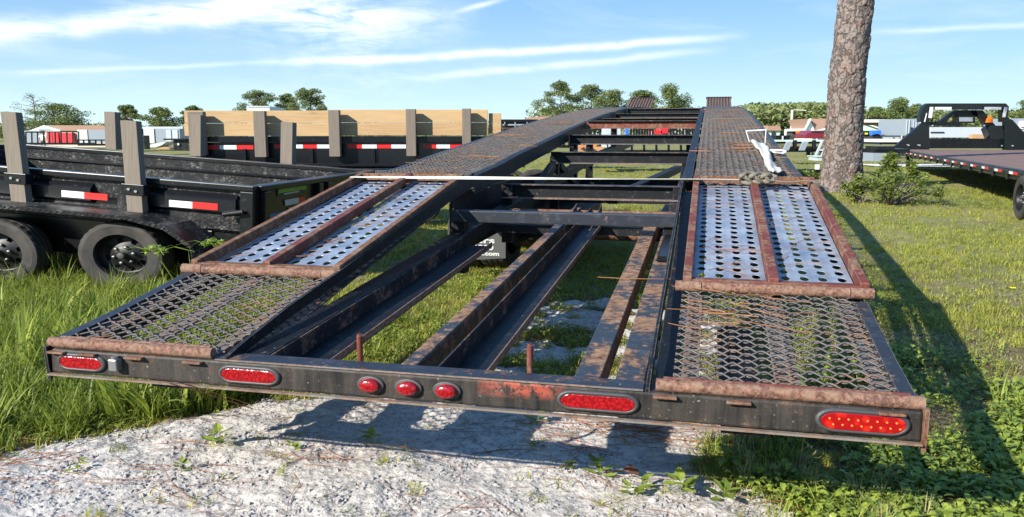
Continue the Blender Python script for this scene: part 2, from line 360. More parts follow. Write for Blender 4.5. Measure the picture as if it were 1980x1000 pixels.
def empty(name, loc, label, cat, group=None, rz=0):
    o = bpy.data.objects.new(name, None); C.objects.link(o); o.location = loc; o.rotation_euler = (0, 0, rz); o.empty_display_size = .1
    return tag(o, label, cat, group)
def rawmesh(name, v, f, mat, parent=None, smooth=False):
    """numpy arrays: v (n,3), f (m,k) of constant k"""
    me = bpy.data.meshes.new(name); v = np.asarray(v, np.float32); f = np.asarray(f, np.int32)
    me.vertices.add(len(v)); me.vertices.foreach_set('co', v.ravel()); m, k = f.shape
    me.loops.add(m*k); me.loops.foreach_set('vertex_index', f.ravel()); me.polygons.add(m)
    me.polygons.foreach_set('loop_start', np.arange(0, m*k, k, dtype=np.int32)); me.update(calc_edges=True)
    return link(name, me, mat, parent, smooth)

# value noise for the terrain
_tab = rng.random((256, 256)).astype(np.float64)
def vnoise(x, y):
    xi = np.floor(x).astype(int); yi = np.floor(y).astype(int); fx = x-xi; fy = y-yi
    fx = fx*fx*(3-2*fx); fy = fy*fy*(3-2*fy); a = xi & 255; b = (xi+1) & 255; c = yi & 255; d = (yi+1) & 255
    return (_tab[a, c]*(1-fx)+_tab[b, c]*fx)*(1-fy)+(_tab[a, d]*(1-fx)+_tab[b, d]*fx)*fy
def fbm(x, y, o=4):
    s = 0; a = .5; t = 0
    for i in range(o): s = s+a*vnoise(x*2**i+17*i, y*2**i+31*i); t += a; a *= .5
    return s/t
T0x, T0y = -0.26538, 2.57451
SAND_POLY = [G(*p)[:2] for p in [(-260, 1010), (-60, 905), (60, 872), (200, 838), (420, 792), (520, 772), (640, 758), (760, 735), (880, 700), (930, 655), (985, 620), (1040, 590), (1080, 575),
             (1200, 575), (1250, 600), (1340, 600), (1420, 640), (1430, 700), (1400, 800), (1420, 850), (1330, 905), (1460, 960), (1560, 1010), (1500, 1200), (-400, 1200)]]
def inpoly(x, y, poly):
    ins = np.zeros(np.shape(x), bool); n = len(poly)
    for i in range(n):
        x0, y0 = poly[i]; x1, y1 = poly[(i+1) % n]
        c = ((y0 > y) != (y1 > y)) & (x < (x1-x0)*(y-y0)/(y1-y0+1e-12)+x0); ins ^= c
    return ins
def sandw(x, y):
    acc = 0
    wx = x+(fbm(x*3.1, y*3.1)-.5)*.35; wy = y+(fbm(x*3.1+50, y*3.1+9)-.5)*.35
    for dx, dy in ((0, 0), (.06, 0), (-.06, 0), (0, .06), (0, -.06)): acc = acc+inpoly(wx+dx, wy+dy, SAND_POLY)
    s_, t_ = (x-T0x)*.97245-(y-T0y)*.2331, (x-T0x)*.2331+(y-T0y)*.97245
    return acc/5.*np.where(t_ > 1.55, np.clip((fbm(x*5+3, y*5, 3)-.34)*2.8, .05, .75), 1)
def gz(x, y):
    x = np.asarray(x, float); y = np.asarray(y, float)
    near = np.clip((12-np.hypot(x, y))/6, 0, 1)
    return (fbm(x*.9, y*.9, 3)-.5)*.05*near + (fbm(x*7, y*7, 4)-.5)*.035*near - .01

# ------------------------------------------------------------------ ground
def axis(lo, hi, step, far, n):
    core = np.arange(lo, hi, step); g = np.geomspace(step*2, far, n)
    return core, g
def ground():
    xs = np.concatenate([-3.2-np.geomspace(.03, 900, 60)[::-1], np.arange(-3.2, 3.4, .016), 3.4+np.geomspace(.03, 900, 60)])
    ys = np.concatenate([1.2-np.geomspace(.03, 60, 14)[::-1], np.arange(1.2, 5.6, .016), 5.6+np.geomspace(.03, 1500, 90)])
    X, Y = np.meshgrid(xs, ys); sw = sandw(X, Y); Z = gz(X, Y)
    # clods and crumbs of sand
    c = fbm(X*26, Y*26, 3); Z = Z+sw*np.clip(c-.55, 0, 1)*.04+sw*.006
    n = X.size; v = np.stack([X.ravel(), Y.ravel(), Z.ravel()], 1); W_ = len(xs); H_ = len(ys)
    i = np.arange((H_-1)*(W_-1)); r = i//(W_-1)*W_+i % (W_-1); f = np.stack([r, r+1, r+W_+1, r+W_], 1)
    o = rawmesh('ground', v, f, 'ground_soil', None, True); tag(o, kind='structure')
    a = o.data.attributes.new('sand', 'FLOAT', 'POINT'); a.data.foreach_set('value', sw.ravel().astype(np.float32))
    fr = np.clip((np.hypot(X, Y)-4)/7, 0, 1); a = o.data.attributes.new('far', 'FLOAT', 'POINT'); a.data.foreach_set('value', fr.ravel().astype(np.float32))
ground()
rd = MB(); rd.add([(14.3, 31.6, .03), (70, 30.4, .03), (70, 33.2, .03), (14.3, 34.4, .03)], [(0, 1, 2, 3)])
tag(rd.build('gravel_road', 'pale_road'), kind='structure')

# ------------------------------------------------------------------ the car hauler
T0 = np.array([-0.26538, 2.57451]); PSI = R(13.481)
TM = Matrix.Translation((T0[0], T0[1], 0)) @ Matrix.Rotation(-PSI, 4, 'Z')
def TW(s, t, z): return TM @ Vector((s, t, z))
car = empty('car_hauler_trailer', (T0[0], T0[1], 0), 'long rusty black car hauler trailer with two mesh runways seen from its rear bumper', 'trailer', rz=-PSI)
PT = [-.02, .3, .8, 1.5, 2.75, 3.6, 4.3, 5.8, 7.0, 8.5, 10.2, 12.0, 14, 16.5, 19, 21]
PZ = [.546, .585, .662, .775, .99, 1.045, 1.115, 1.235, 1.34, 1.455, 1.575, 1.685, 1.79, 1.885, 1.955, 1.99]
def prof(t): return float(np.interp(t, PT, PZ))
SI, SO = .701, 1.464
def swept(mb, s0, s1, t0, t1, dz_top, dz_bot, side=1, step=.35):
    n = max(2, int((t1-t0)/step)+1); ts = [t0+(t1-t0)*i/(n-1) for i in range(n)]
    a, b = sorted((s0*side, s1*side))
    mb.extrude_profile([(a, dz_bot), (b, dz_bot), (b, dz_top), (a, dz_top)], [(0, t, prof(t)) for t in ts]); return mb

# rear bumper
b = MB(); b.box(-1.408, 1.462, -.085, -.001, .452, .540); b.build('rear_bumper', 'bumper_paint', car, bevel=.008)
b = MB(); b.box(-.74, .695, -.083, .004, .5405, .5455); b.build('bumper_top_plate', 'bumper_top', car, bevel=.002)
b = MB(); b.box(-1.408, 1.462, -.106, -.0855, .4465, .4525); b.build('bumper_lip', 'support_bar', car, bevel=.001)
b = MB(); b.box(-.74, .695, -.0875, -.0835, .5415, .5462); b.build('worn_edge', 'flange_edge', car)
for sd in (-1, 1):
    m = MB(); e_ = 1.4625 if sd > 0 else 1.4085; a0, a1 = sorted((sd*e_, sd*(e_+.012)))
    m.add([(a0, -.10, .55), (a0, .06, .55), (a0, .02, .48), (a0, -.09, .425), (a1, -.10, .55), (a1, .06, .55), (a1, .02, .48), (a1, -.09, .425)],
          [(0,1,2,3),(7,6,5,4),(0,4,5,1),(1,5,6,2),(2,6,7,3),(3,7,4,0)])
    m.build('end_bracket', 'rust' if sd > 0 else 'black_paint', car)
    x0, x1 = (SI+.03, 1.468) if sd > 0 else (-1.422, -SI-.06)
    m = MB(); m.tube([(x0, -.062, .557), (x1, -.062, .557)], .0195, 14); m.build('rear_pipe', 'rust_pipe', car, True)
    m = MB(); m.tube([(x0+.02, -.03, .562), (x1-.03, -.03, .562)], .012, 10); m.build('rear_pipe', 'rust_red' if sd > 0 else 'rust_pipe', car, True)
    for q in ([.76, .97, 1.38] if sd > 0 else [-1.368, -1.24, -1.05, -.82]):
        m = MB(); m.box(q-.035, q+.035, -.108, -.0855, .527, .535); m.build('hinge_tab', 'rust', car, bevel=.003)
def pill(cx, cz, w, h, y0, y1, n=12):
    o = MB(); pts = []
    for side, a0 in ((1, -math.pi/2), (-1, math.pi/2)):
        for j in range(n+1):
            a = a0+math.pi*j/n; pts.append((cx+side*(w/2-h*.78/1)+math.cos(a)*h*.78, cz+math.sin(a)*h/2))
    k = len(pts); o.add([(x, y0, z) for x, z in pts]+[(x, y1, z) for x, z in pts], [tuple(range(k)), tuple(range(2*k-1, k-1, -1))]+[(j, (j+1) % k, k+(j+1) % k, k+j) for j in range(k)])
    return o
def ringpill(cx, cz, w, h, th, y0, y1):
    o = MB(); n = 12
    def loop(w, h):
        pts = []
        for side, a0 in ((1, -math.pi/2), (-1, math.pi/2)):
            for j in range(n+1):
                a = a0+math.pi*j/n; pts.append((cx+side*(w/2-h*.78)+math.cos(a)*h*.78, cz+math.sin(a)*h/2))
        return pts
    A, B = loop(w, h), loop(w-2*th*1.3, h-2*th); k = len(A)
    vs = [(x, y0, z) for x, z in A]+[(x, y1+.006, z) for x, z in A]+[(x, y1, z) for x, z in B]+[(x, y0, z) for x, z in B]; f = []
    for j in range(k):
        q = (j+1) % k
        for a_, b_ in ((0, 1), (1, 2), (2, 3)): f.append((a_*k+j, a_*k+q, b_*k+q, b_*k+j))
    o.add(vs, f); return o
for i, (cx, w) in enumerate([(-1.272, .176), (-.612, .205), (.560, .226), (1.306, .226)]):
    h = .049 if i < 3 else .056
    bz = ringpill(cx, .4985, w+.026, h+.015, .010, -.084, -.098).build('tail_light', 'bezel', car, True)
    ln = pill(cx, .4985, w, h-.004, -.084, -.097).build('lens', 'red_lens' if i < 3 else 'red_lens_clear', bz, bevel=.004)
    if i == 0: tag(bz, 'sooty oval tail light')
    if i == 3:
        tag(bz, 'bright oval tail light with orange sparkling diodes')
        m = MB()
        for r in range(2):
            for c in range(8): m.cyl((cx-.088+.025*c+.01*r, -.0985, .506-.017*r), 'y', .0030, .0026, .003, 8)
        m.build('diode', 'orange_led', bz); 
for cx in (-.175, -.046, .083):
    m = MB(); m.cyl((cx, -.088, .498), 'y', .047, .0295, .012, 28); ml = m.build('marker_light', 'bezel', car, True, .003)
    m = MB(); n = 24; rings = [(1, 0), (.97, .010), (.86, .017), (.5, .020)]
    vs = [(cx+.036*r*math.cos(6.28318*j/n), -.094-d, .498+.0225*r*math.sin(6.28318*j/n)) for r, d in rings for j in range(n)]
    fs = [(i*n+j, i*n+(j+1) % n, (i+1)*n+(j+1) % n, (i+1)*n+j) for i in range(3) for j in range(n)]+[tuple(3*n+j for j in range(n))]
    m.add(vs, fs); m.build('lens', 'red_lens', ml, True)
m = MB(); m.box(-1.140, -1.106, -.118, -.085, .484, .526); m.tube([(-1.123, -.102, .526), (-1.123, -.102, .534)], .013, 10)
m.build('licence_lamp', 'steel', car, bevel=.006)
for s_, h in ((-.29, .11), (.312, .115)):
    m = MB(); m.tube([(s_, .09, .46), (s_, .09, .545+h*.55), (s_+.003, .09, .545+h*.62)], [.0105, .0105, .0115], 10); m.build('stake_pin', 'rust_red', car, True)

# side plates and rails
for sd in (-1, 1):
    m = MB(); 
    ts = [-.08, .02, .35, .8, 1.5, 2.3, 2.95] ; tops = [.550, .575, .638, .700, .808, .940, 1.035]; bots = [.505, .535, .590, .648, .752, .868, .94]
    a, c = sorted((sd*SI, sd*(SI+.012)))
    vs = []; f = []
    for t, z1, z0 in zip(ts, tops, bots): vs += [(a, t, z0), (c, t, z0), (c, t, z1), (a, t, z1)]
    for i in range(len(ts)-1):
        for j in range(4): f.append((i*4+j, i*4+(j+1) % 4, i*4+4+(j+1) % 4, i*4+4+j))
    f += [(3, 2, 1, 0), tuple(len(vs)-4+j for j in range(4))]
    m.add(vs, f).build('side_plate', 'black_paint', car)
    m = swept(MB(), SI, SI+.06, 2.95, 21, .008, -.0, sd); m.build('inner_edge_rail', 'black_paint', car)
    m = swept(MB(), SI, SI+.012, 2.95, 21, -.001, -.115, sd); m.build('inner_side_channel', 'black_paint', car)
    m = swept(MB(), SO-.045, SO, .0, .80, .006, -.012, sd, .1); m.build('outer_edge_rail', 'bumper_top', car)
    m = swept(MB(), SO-.045, SO-.013, .80, 2.8, -.06, -.07, sd); m.build('ramp_ledge', 'black_paint', car)
    m = swept(MB(), SO-.04, SO, 2.8, 21, .006, -.004, sd); m.build('outer_edge_rail', 'bumper_top', car)
    m = swept(MB(), SO-.012, SO, .0, 21, -.013, -.13, sd); m.build('outer_side_channel', 'black_paint', car)
    m = swept(MB(), SI+.013, SI+.075, -.0, 2.8, -.055, -.062, sd); m.build('inner_gutter', 'black_paint', car)
    m = MB(); a, c = sorted((sd*.925, sd*1.06)); m.box(a, c, .0, 1.2, .40, .455); m.build('under_mesh_shade', 'black_paint', car)  # black bar standing in for the deep shade below the mesh
    for s0, w in ((.80, .055), (1.085, .075), (1.36, .075)):
        m = swept(MB(), s0, s0+w, .0, .92, -.022, -.030, sd); m.build('mesh_support', 'support_bar', car)
    for s0 in (.86, 1.1, 1.34):
        m = swept(MB(), s0, s0+.04, 2.7, 21, -.03, -.07, sd); m.build('mesh_support', 'black_paint', car)
    for t in np.arange(3.4, 20, 1.15):
        m = MB(); a, c = sorted((sd*(SI+.013), sd*(SO-.013))); z = prof(t); m.box(a, c, t, t+.06, z-.13, z-.07); m.build('runway_bearer', 'black_paint', car)

def expanded(name, s0, s1, t0, t1, mat, ps=.092, pt=.0285, w=.0044, h=.008, zoff=0):
    """expanded metal: zigzag strands, neighbours joined at the knuckles"""
    rows = int((t1-t0)/pt); q = [(0, 0), (.09, .04), (.41, .96), (.5, 1), (.59, .96), (.91, .04)]; V = []; Fc = []
    base = 0
    for r in range(rows):
        tb = t0+r*pt; pts = []
        nper = int((s1-s0)/ps)+2
        for i in range(-1, nper):
            for u, hgt in q:
                s = s0+(i+u+(.5 if r % 2 else 0))*ps
                if s0 <= s <= s1: pts.append((s, hgt))
        if len(pts) < 2: continue
        if pts[0][0] > s0+1e-4: pts.insert(0, (s0, pts[0][1]))
        if pts[-1][0] < s1-1e-4: pts.append((s1, pts[-1][1]))
        P_ = np.array(pts); n = len(P_)
        jt = rng.normal(0, .0012, n)
        t = tb+P_[:, 1]*pt+jt; z = np.interp(t, PT, PZ)+zoff+P_[:, 1]*.007+rng.normal(0, .0008, n)
        ring = []
        for dt, dz in ((-w/2, -h*.3), (w/2, h*.2), (w/2-.003, h*.55), (-w/2-.003, h*.1)):
            ring.append(np.stack([P_[:, 0], t+dt, z+dz], 1))
        A = np.stack(ring, 1).reshape(-1, 3); V.append(A)
        i = np.arange(n-1)[:, None]*4; j = np.arange(4)[None, :]
        f = np.stack([i+j, i+(j+1) % 4, i+4+(j+1) % 4, i+4+j], 2).reshape(-1, 4)+base; Fc.append(f); base += n*4
    return rawmesh(name, np.concatenate(V), np.concatenate(Fc), mat, car)
for sd in (-1, 1):
    a, c = sorted((sd*(SI+.055), sd*(SO-.046)))
    if sd > 0: a += .02
    expanded('deck_mesh', a, c, .0, .86, 'mesh_steel', zoff=-.004)
    expanded('deck_mesh', a, c, 2.74, 13.2, 'mesh_far', zoff=-.001, pt=.036, h=.010)
    m = swept(MB(), SI+.06, SO-.04, 13.2, 21, .004, -.004, sd); m.build('deck_plate', 'mesh_far', car)

# perforated ramps
def rp(t): return float(np.interp(t, [.80, 2.80], [.676, 1.004]))
def ramp(sd, s0, s1, t0, t1, lab):
    root = MB(); W = .036
    a, c = s0, s1; mid = (a+c)/2+(.0 if sd > 0 else -.0)
    m = MB()
    for x in (a+W/2, c-W/2): m.beam((x, t0, rp(t0)+.012), (x, t1, rp(t1)+.012), W, .05)
    r = m.build('loading_ramp', 'rust_red' if sd > 0 else 'rust', car, bevel=.004); tag(r, lab)
    m = MB(); m.beam((mid, t0+.02, rp(t0)+.014), (mid, t1-.02, rp(t1)+.014), W*1.15, .05); m.build('middle_rib', 'rust_red', r, bevel=.004)
    m = MB(); m.beam((a+W, t1-.018, rp(t1)+.012), (c-W, t1-.018, rp(t1)+.012), .036, .046); m.build('top_rail', 'rust', r, bevel=.003)
    m = MB(); m.beam((a+W, t0+.03, rp(t0)+.006), (c-W, t0+.03, rp(t0)+.006), .06, .036); m.build('bottom_rail', 'rust_red' if sd > 0 else 'rust', r, bevel=.003)
    m = MB(); cuts = [a-.03, a+.075, c-.075-(0), c+.012]
    for k_ in range(3):
        m.tube([(cuts[k_]+.002, t0-.022, rp(t0)-.001), (cuts[k_+1]-.002, t0-.022, rp(t0)-.001)], .021 if k_ == 1 else .0225, 14)
    m.build('hinge_pipe', 'rust_pipe', r, True)
    for xa, xb in ((a+W, mid-W*.57), (mid+W*.57, c-W)):
        cols = 4; rows = 22; L = t1-.036-(t0+.06); cw = (xb-xa)/cols; cl = L/rows; V = []; Fc = []; n = 12
        for i in range(rows):
            for j in range(cols):
                cx = xa+cw*(j+.5)+random.uniform(-.002, .002); ct = t0+.06+cl*(i+.5); o = len(V)
                sq = []
                for e in range(n):
                    an = 2*math.pi*(e+.5)/n; dx, dy = math.cos(an), math.sin(an); kk = 1/max(abs(dx), abs(dy)); sq.append((xa+cw*(j+.5)+dx*kk*cw/2, ct+dy*kk*cl/2))
                # snap the corners
                for (x_, y_) in sq: V.append((x_, y_, rp(y_)-.018))
                for e in range(n):
                    an = 2*math.pi*(e+.5)/n; x_, y_ = cx+.0182*math.cos(an), ct+.0290*math.sin(an); V.append((x_, y_, rp(y_)-.0165))
                for e in range(n):
                    an = 2*math.pi*(e+.5)/n; x_, y_ = cx+.0177*math.cos(an), ct+.0283*math.sin(an); V.append((x_, y_, rp(y_)-.0195))
                for e in range(n):
                    q = (e+1) % n; Fc.append((o+e, o+q, o+n+q, o+n+e)); Fc.append((o+n+e, o+n+q, o+2*n+q, o+2*n+e))
                # corner fillers
                for e in (1, 4, 7, 10):
                    p0, p1 = V[o+e], V[o+(e+1) % n]
                    sx = 1 if (p0[0]+p1[0])/2 > xa+cw*(j+.5) else -1; sy = 1 if (p0[1]+p1[1])/2 > ct else -1
                    V.append((xa+cw*(j+.5)+sx*cw/2, ct+sy*cl/2, rp(ct+sy*cl/2)-.018)); Fc.append((o+e, len(V)-1, o+(e+1) % n))
        m = MB(); m.add(V, Fc); m.build('perforated_plate', 'galvanised_plate', r)
    return r
ramp(1, SI+.075, SO+.022, .885, 2.80, 'right hinged ramp of pale perforated plate in a red rusty frame')
ramp(-1, -SO-.0, -SI-.012, .84, 2.76, 'left hinged ramp of pale perforated plate in a brown rusty frame')

# frame rails and storage channels inside
def chz(t): return .545+.058*t
def long_box(name, s0, s1, t0, t1, h, mat, dz=0):
    m = MB(); m.hexa([(s0, t0, chz(t0)-h+dz), (s1, t0, chz(t0)-h+dz), (s1, t0, chz(t0)+dz), (s0, t0, chz(t0)+dz)],
                     [(s0, t1, chz(t1)-h+dz), (s1, t1, chz(t1)-h+dz), (s1, t1, chz(t1)+dz), (s0, t1, chz(t1)+dz)]); return m.build(name, mat, car, bevel=.003)
long_box('frame_rail', .600, .690, .004, 7.5, .09, 'rail_top', -.006)
long_box('frame_rail', -.700, -.605, .004, 7.5, .09, 'black_paint', -.006)
long_box('storage_channel', .470, .552, .004, 3.1, .012, 'rail_top', -.006); long_box('channel_side', .546, .552, .004, 3.1, .07, 'rust', -.020)
long_box('storage_channel', .470, .476, .004, 3.1, .07, 'black_paint', -.020)
for s0, s1, side in ((-.112, -.018, 0), (.018, .155, 1), (-.590, -.425, 1)):
    h = .085; te = 2.39 if s0 < -.3 else 3.6
    if side == 0:
        long_box('storage_channel', s0, s1-.04, .004, te, .010, 'rail_top', -.004); long_box('channel_side', s1-.046, s1-.040, .004, te, h, 'black_paint_rusty', -.016)
    else:
        long_box('storage_channel', s0, s1, .004, te, .008, 'black_paint', -h+.01); long_box('channel_side', s0, s0+.007, .004, te, h-.012, 'black_paint_rusty', -.002)
        long_box('channel_lip', s1-.007, s1, .004, te, .028, 'rust_pipe', -h+.034)
m = MB(); m.hexa([(.615, 1.75, chz(1.75)+.002), (.68, 1.75, chz(1.75)+.002), (.665, 1.75, chz(1.75)+.03), (.63, 1.75, chz(1.75)+.03)], [(.615, 2.38, chz(2.38)+.002), (.68, 2.38, chz(2.38)+.002), (.665, 2.38, chz(2.38)+.03), (.63, 2.38, chz(2.38)+.03)])
m.build('ridge_cover', 'black_gloss_paint', car)

# crossmembers: channel with a web and two flanges
m = MB(); m.box(-SI, SI, 2.40, 2.50, .752, .822); m.build('crossmember', 'bumper_top', car, bevel=.005)
for t, zt, zb, mt in ((3.75, .912, .800, 'black_paint'), (5.7, 1.118, 1.0, 'black_paint'), (6.85, 1.285, 1.175, 'black_paint'), (8.2, 1.462, 1.36, 'rust_red'), (9.7, 1.52, 1.45, 'black_paint'), (11.5, 1.63, 1.55, 'black_paint'), (13.6, 1.77, 1.66, 'black_paint'), (17, 1.88, 1.80, 'black_paint')):
    m = MB(); m.box(-SI+.012, SI-.001, t, t+.012, zb, zt-.009); cm = m.build('crossmember', mt, car)
    m = MB(); m.box(-SI+.012, SI-.001, t-.05, t+.012, zt-.008, zt); m.build('flange', 'bumper_top', cm)
    m = MB(); m.box(-SI+.012, SI-.001, t-.07, t-.001, zb, zb+.010); m.build('flange', 'flange_edge' if mt != 'rust_red' else 'rust_red', cm)  # lower flange in a paler paint: its sunlit look is in the colour
    for j in range(5):
        if mt == 'black_paint' and t < 9: 
            pass
# structure below the runways
for sd in (-1, 1):
    for t, zl in ((2.42, .42), (3.7, .45), (5.7, .45), (6.9, .5), (8.2, .6), (11, .9)):
        m = MB(); a, c = sorted((sd*SI, sd*(SI-.085))); m.box(a, c, t+.012, t+.10, zl, prof(t)-.152 if t > 2.9 else .752); m.build('post', 'black_paint', car)
    m = MB(); a = sd*(SI-.05); m.beam((a, 4.0, .62), (a, 5.6, .98), .07, .07); m.build('diagonal_brace', 'black_paint', car)
    m = MB(); m.beam((a, 5.9, .98), (a, 7.4, .62), .07, .07); m.build('diagonal_brace', 'black_paint', car)
    m = MB(); m.beam((a, 7.5, .93), (a, 15, 1.15), .10, .12); m.build('main_beam', 'black_paint', car)
    m = MB(); m.beam((sd*.8, 3.0, .56), (sd*.8, 7.3, .66), .10, .12); m.build('spring_hanger_beam', 'black_paint', car)
m = MB(); m.add([(-.70, .98, .50), (-.70, 1.2, .56), (-.70, 1.05, .44), (-.69, .98, .50), (-.69, 1.2, .56), (-.69, 1.05, .44)], [(0,1,2),(5,4,3),(0,3,4,1),(1,4,5,2),(2,5,3,0)]); m.build('gusset', 'black_paint', car)
for t in (5.25, 6.6): m = MB(); m.tube([(-1.0, t, .34), (1.0, t, .34)], .05, 12); m.build('axle', 'rust', car, True)
m = MB(); m.tube([(-.6, 3.55, .70), (.66, 3.55, .70)], .036, 14); m.build('cross_pipe', 'rust', car, True)
m = MB(); m.box(.60, .655, 3.5, 3.6, .60, .80); m.build('pipe_bracket', 'black_paint_rusty', car)
for s_ in (-.055, .125):
    m = MB(); m.add([(s_, 2.75, .68), (s_, 3.35, .72), (s_, 3.35, .80), (s_, 2.9, .70), (s_+.008, 2.75, .68), (s_+.008, 3.35, .72), (s_+.008, 3.35, .80), (s_+.008, 2.9, .70)],
          [(0,1,2,3),(7,6,5,4),(0,4,5,1),(1,5,6,2),(2,6,7,3),(3,7,4,0)]); m.build('channel_fin', 'black_paint_rusty', car)
for sd in (-1, 1):
    a, c = sorted((sd*.79, sd*.82)); m = MB(); m.box(a, c, 2.75, 7.6, .52 if sd < 0 else .6, .90); m.build('dark_filler_panel', 'black_paint', car)  # black panel added to darken the space under the runway
    m = MB(); m.box(a, c, 4.6, 7.6, .30, .519); m.build('suspension_plate', 'black_paint', car)
m = MB(); m.box(-.78, -.36, 4.9, 7.2, .34, .50); m.build('dark_filler_box', 'black_paint', car)  # black boxes added as shading around the axles
m = MB(); m.box(.40, .78, 4.9, 7.2, .34, .50); m.build('dark_filler_box', 'black_paint', car)
m = MB(); m.box(-.72, .6, 3.15, 3.25, .60, .66); m.build('lower_crossmember', 'black_paint', car)
m = MB(); m.box(-.72, .6, 6.0, 6.1, .58, .70); m.build('lower_crossmember', 'black_paint', car)
m = MB(); m.box(-.72, .6, 4.7, 4.8, .42, .56); m.build('lower_crossmember', 'black_paint', car)
m = MB(); m.box(-.72, .6, 7.6, 7.7, .62, .74); m.build('lower_crossmember', 'black_paint', car)
m = MB(); m.beam((-.1, 6.0, .62), (.45, 9.5, .80), .1, .09); m.build('lower_beam', 'black_paint', car)

def tyre_mesh(R_=.40, RZ=.29, W=.22, rin=.62, n=64):
    """tyre about the x axis: outer radius R_ along y, RZ along z, with tread blocks"""
    prof_ = [(-.5, rin), (-.52, .72), (-.54, .86), (-.50, .955), (-.43, .985), (-.25, 1), (-.22, .975), (-.19, 1), (-.05, 1.005), (-.02, .975), (.02, .975), (.05, 1.005), (.19, 1), (.22, .975), (.25, 1), (.43, .985), (.50, .955), (.54, .86), (.52, .72), (.5, rin)]
    m = MB(); k = len(prof_)
    for j in range(n):
        a = 2*math.pi*j/n; g = (j % 2)
        for x, r in prof_:
            rr = r-(.016 if g and abs(x) < .48 and r > .96 and abs(x) > .2 else 0)
            m.v.append((x*W, R_*rr*math.cos(a), RZ*rr*math.sin(a)))
    for j in range(n):
        for i in range(k-1): m.f.append((j*k+i, j*k+i+1, ((j+1) % n)*k+i+1, ((j+1) % n)*k+i))
    return m
def wheel(parent, loc, R_=.40, RZ=.29, W=.22, rz=0, face=-1, hub=True, nuts=8, name='wheel'):
    t = tyre_mesh(R_, RZ, W).build(name, 'rubber', parent, False); t.location = loc; t.rotation_euler = (0, 0, rz)
    s = face; m = MB(); n = 40; rings = [(.5, .64), (.46, .60), (.30, .58), (.05, .55), (.02, .50), (.10, .36), (.16, .26), (.22, .20), (.22, 0.001)]
    for x, r in rings:
        for j in range(n):
            a = 2*math.pi*j/n; rr = r; m.v.append((s*x*W, R_*rr*math.cos(a), RZ*rr*math.sin(a)))
    for i in range(len(rings)-1):
        for j in range(n):
            if rings[i][1] == .50 and j % 5 in (1, 2): continue
            m.f.append((i*n+j, i*n+(j+1) % n, (i+1)*n+(j+1) % n, (i+1)*n+j))
    m.build('rim', 'rim_black', t, True)
    if hub:
        m = MB(); m.cyl((s*W*.34, 0, 0), 'x', R_*.085, RZ*.085, W*.30, 20); m.build('hub_cap', 'bezel', t, True, .004)
        m = MB()
        for j in range(nuts):
            a = 2*math.pi*j/nuts+.3; m.cyl((s*W*.24, R_*.235*math.cos(a), RZ*.235*math.sin(a)), 'x', .016, .012, W*.12, 8)
        m.build('lug_nuts', 'steel', t, True)
    m = MB(); m.cyl((s*W*-.1, 0, 0), 'x', R_*.5, RZ*.5, W*.1, 20); m.build('brake_drum', 'dark_void', t)
    return t
for sd in (-1, 1):
    for t, zc in ((5.25, .35), (6.6, .39)):
        for q in (1.10, 1.38): wheel(car, (sd*q, t, zc), .46, .355, .25, 0, sd, hub=False)
m = MB(); m.box(-1.34, -.80, 4.38, 4.43, .600, .655); m.build('flap_bracket', 'support_bar', car, bevel=.004)
m = MB(); m.hexa([(-1.34, 4.4, .175), (-.84, 4.4, .215), (-.84, 4.412, .215), (-1.34, 4.412, .175)], [(-1.34, 4.4, .60), (-.84, 4.4, .60), (-.84, 4.412, .60), (-1.34, 4.412, .60)])
fl = m.build('mud_flap', 'flap_rubber', car)
def text(body, name, size, loc, parent, mat, rot=(math.pi/2, 0, 0), sx=1.0, ext=.0012, bold=False, align='RIGHT'):
    cu = bpy.data.curves.new(name, 'FONT'); cu.body = body; cu.size = size; cu.extrude = ext; cu.align_x = align; cu.offset = .0018 if bold else 0; cu.resolution_u = 3
    o = bpy.data.objects.new(name, cu); C.objects.link(o)
    bpy.context.view_layer.update(); me = bpy.data.meshes.new_from_object(o); bpy.data.objects.remove(o); me.name = name
    o = link(name, me, mat, parent); o.location = loc; o.rotation_euler = rot; o.scale = (sx, 1, 1); return o
text('ers', 'lettering', .074, (-.935, 4.397, .345), fl, 'print_white', sx=1.9, bold=True)
text('0-6800', 'lettering', .062, (-.948, 4.397, .285), fl, 'print_white', sx=1.55, bold=True)
text('mantrailers.com', 'lettering', .050, (-.895, 4.397, .236), fl, 'print_white', sx=1.5, bold=True)
m = MB(); m.box(-1.07, -1.0, 3.43, 3.437, .60, .66); 
# far upper flip ramps at the front of the runways
for sd in (-1, 1):
    m = MB(); s0, s1 = sorted((sd*.76, sd*1.44)); z0, z1, t0, t1 = 1.99, 2.31, 21.0, 22.4
    m.hexa([(s0, t0, z0-.03), (s1, t0, z0-.03), (s1, t0, z0), (s0, t0, z0)], [(s0, t1, z1-.03), (s1, t1, z1-.03), (s1, t1, z1), (s0, t1, z1)])
    r = m.build('front_flip_ramp', 'mesh_far', car)
    m = MB()
    for j in range(9):
        x = s0+.02+(s1-s0-.04)*j/8; m.beam((x, t0, z0+.012), (x, t1, z1+.012), .03, .024)
    m.build('ribs', 'rust', r)
    m = MB(); m.beam((s0-.02, t1+.03, z1+.01), (s1+.02, t1+.03, z1+.01), .06, .07); m.build('top_rail', 'black_paint', r)

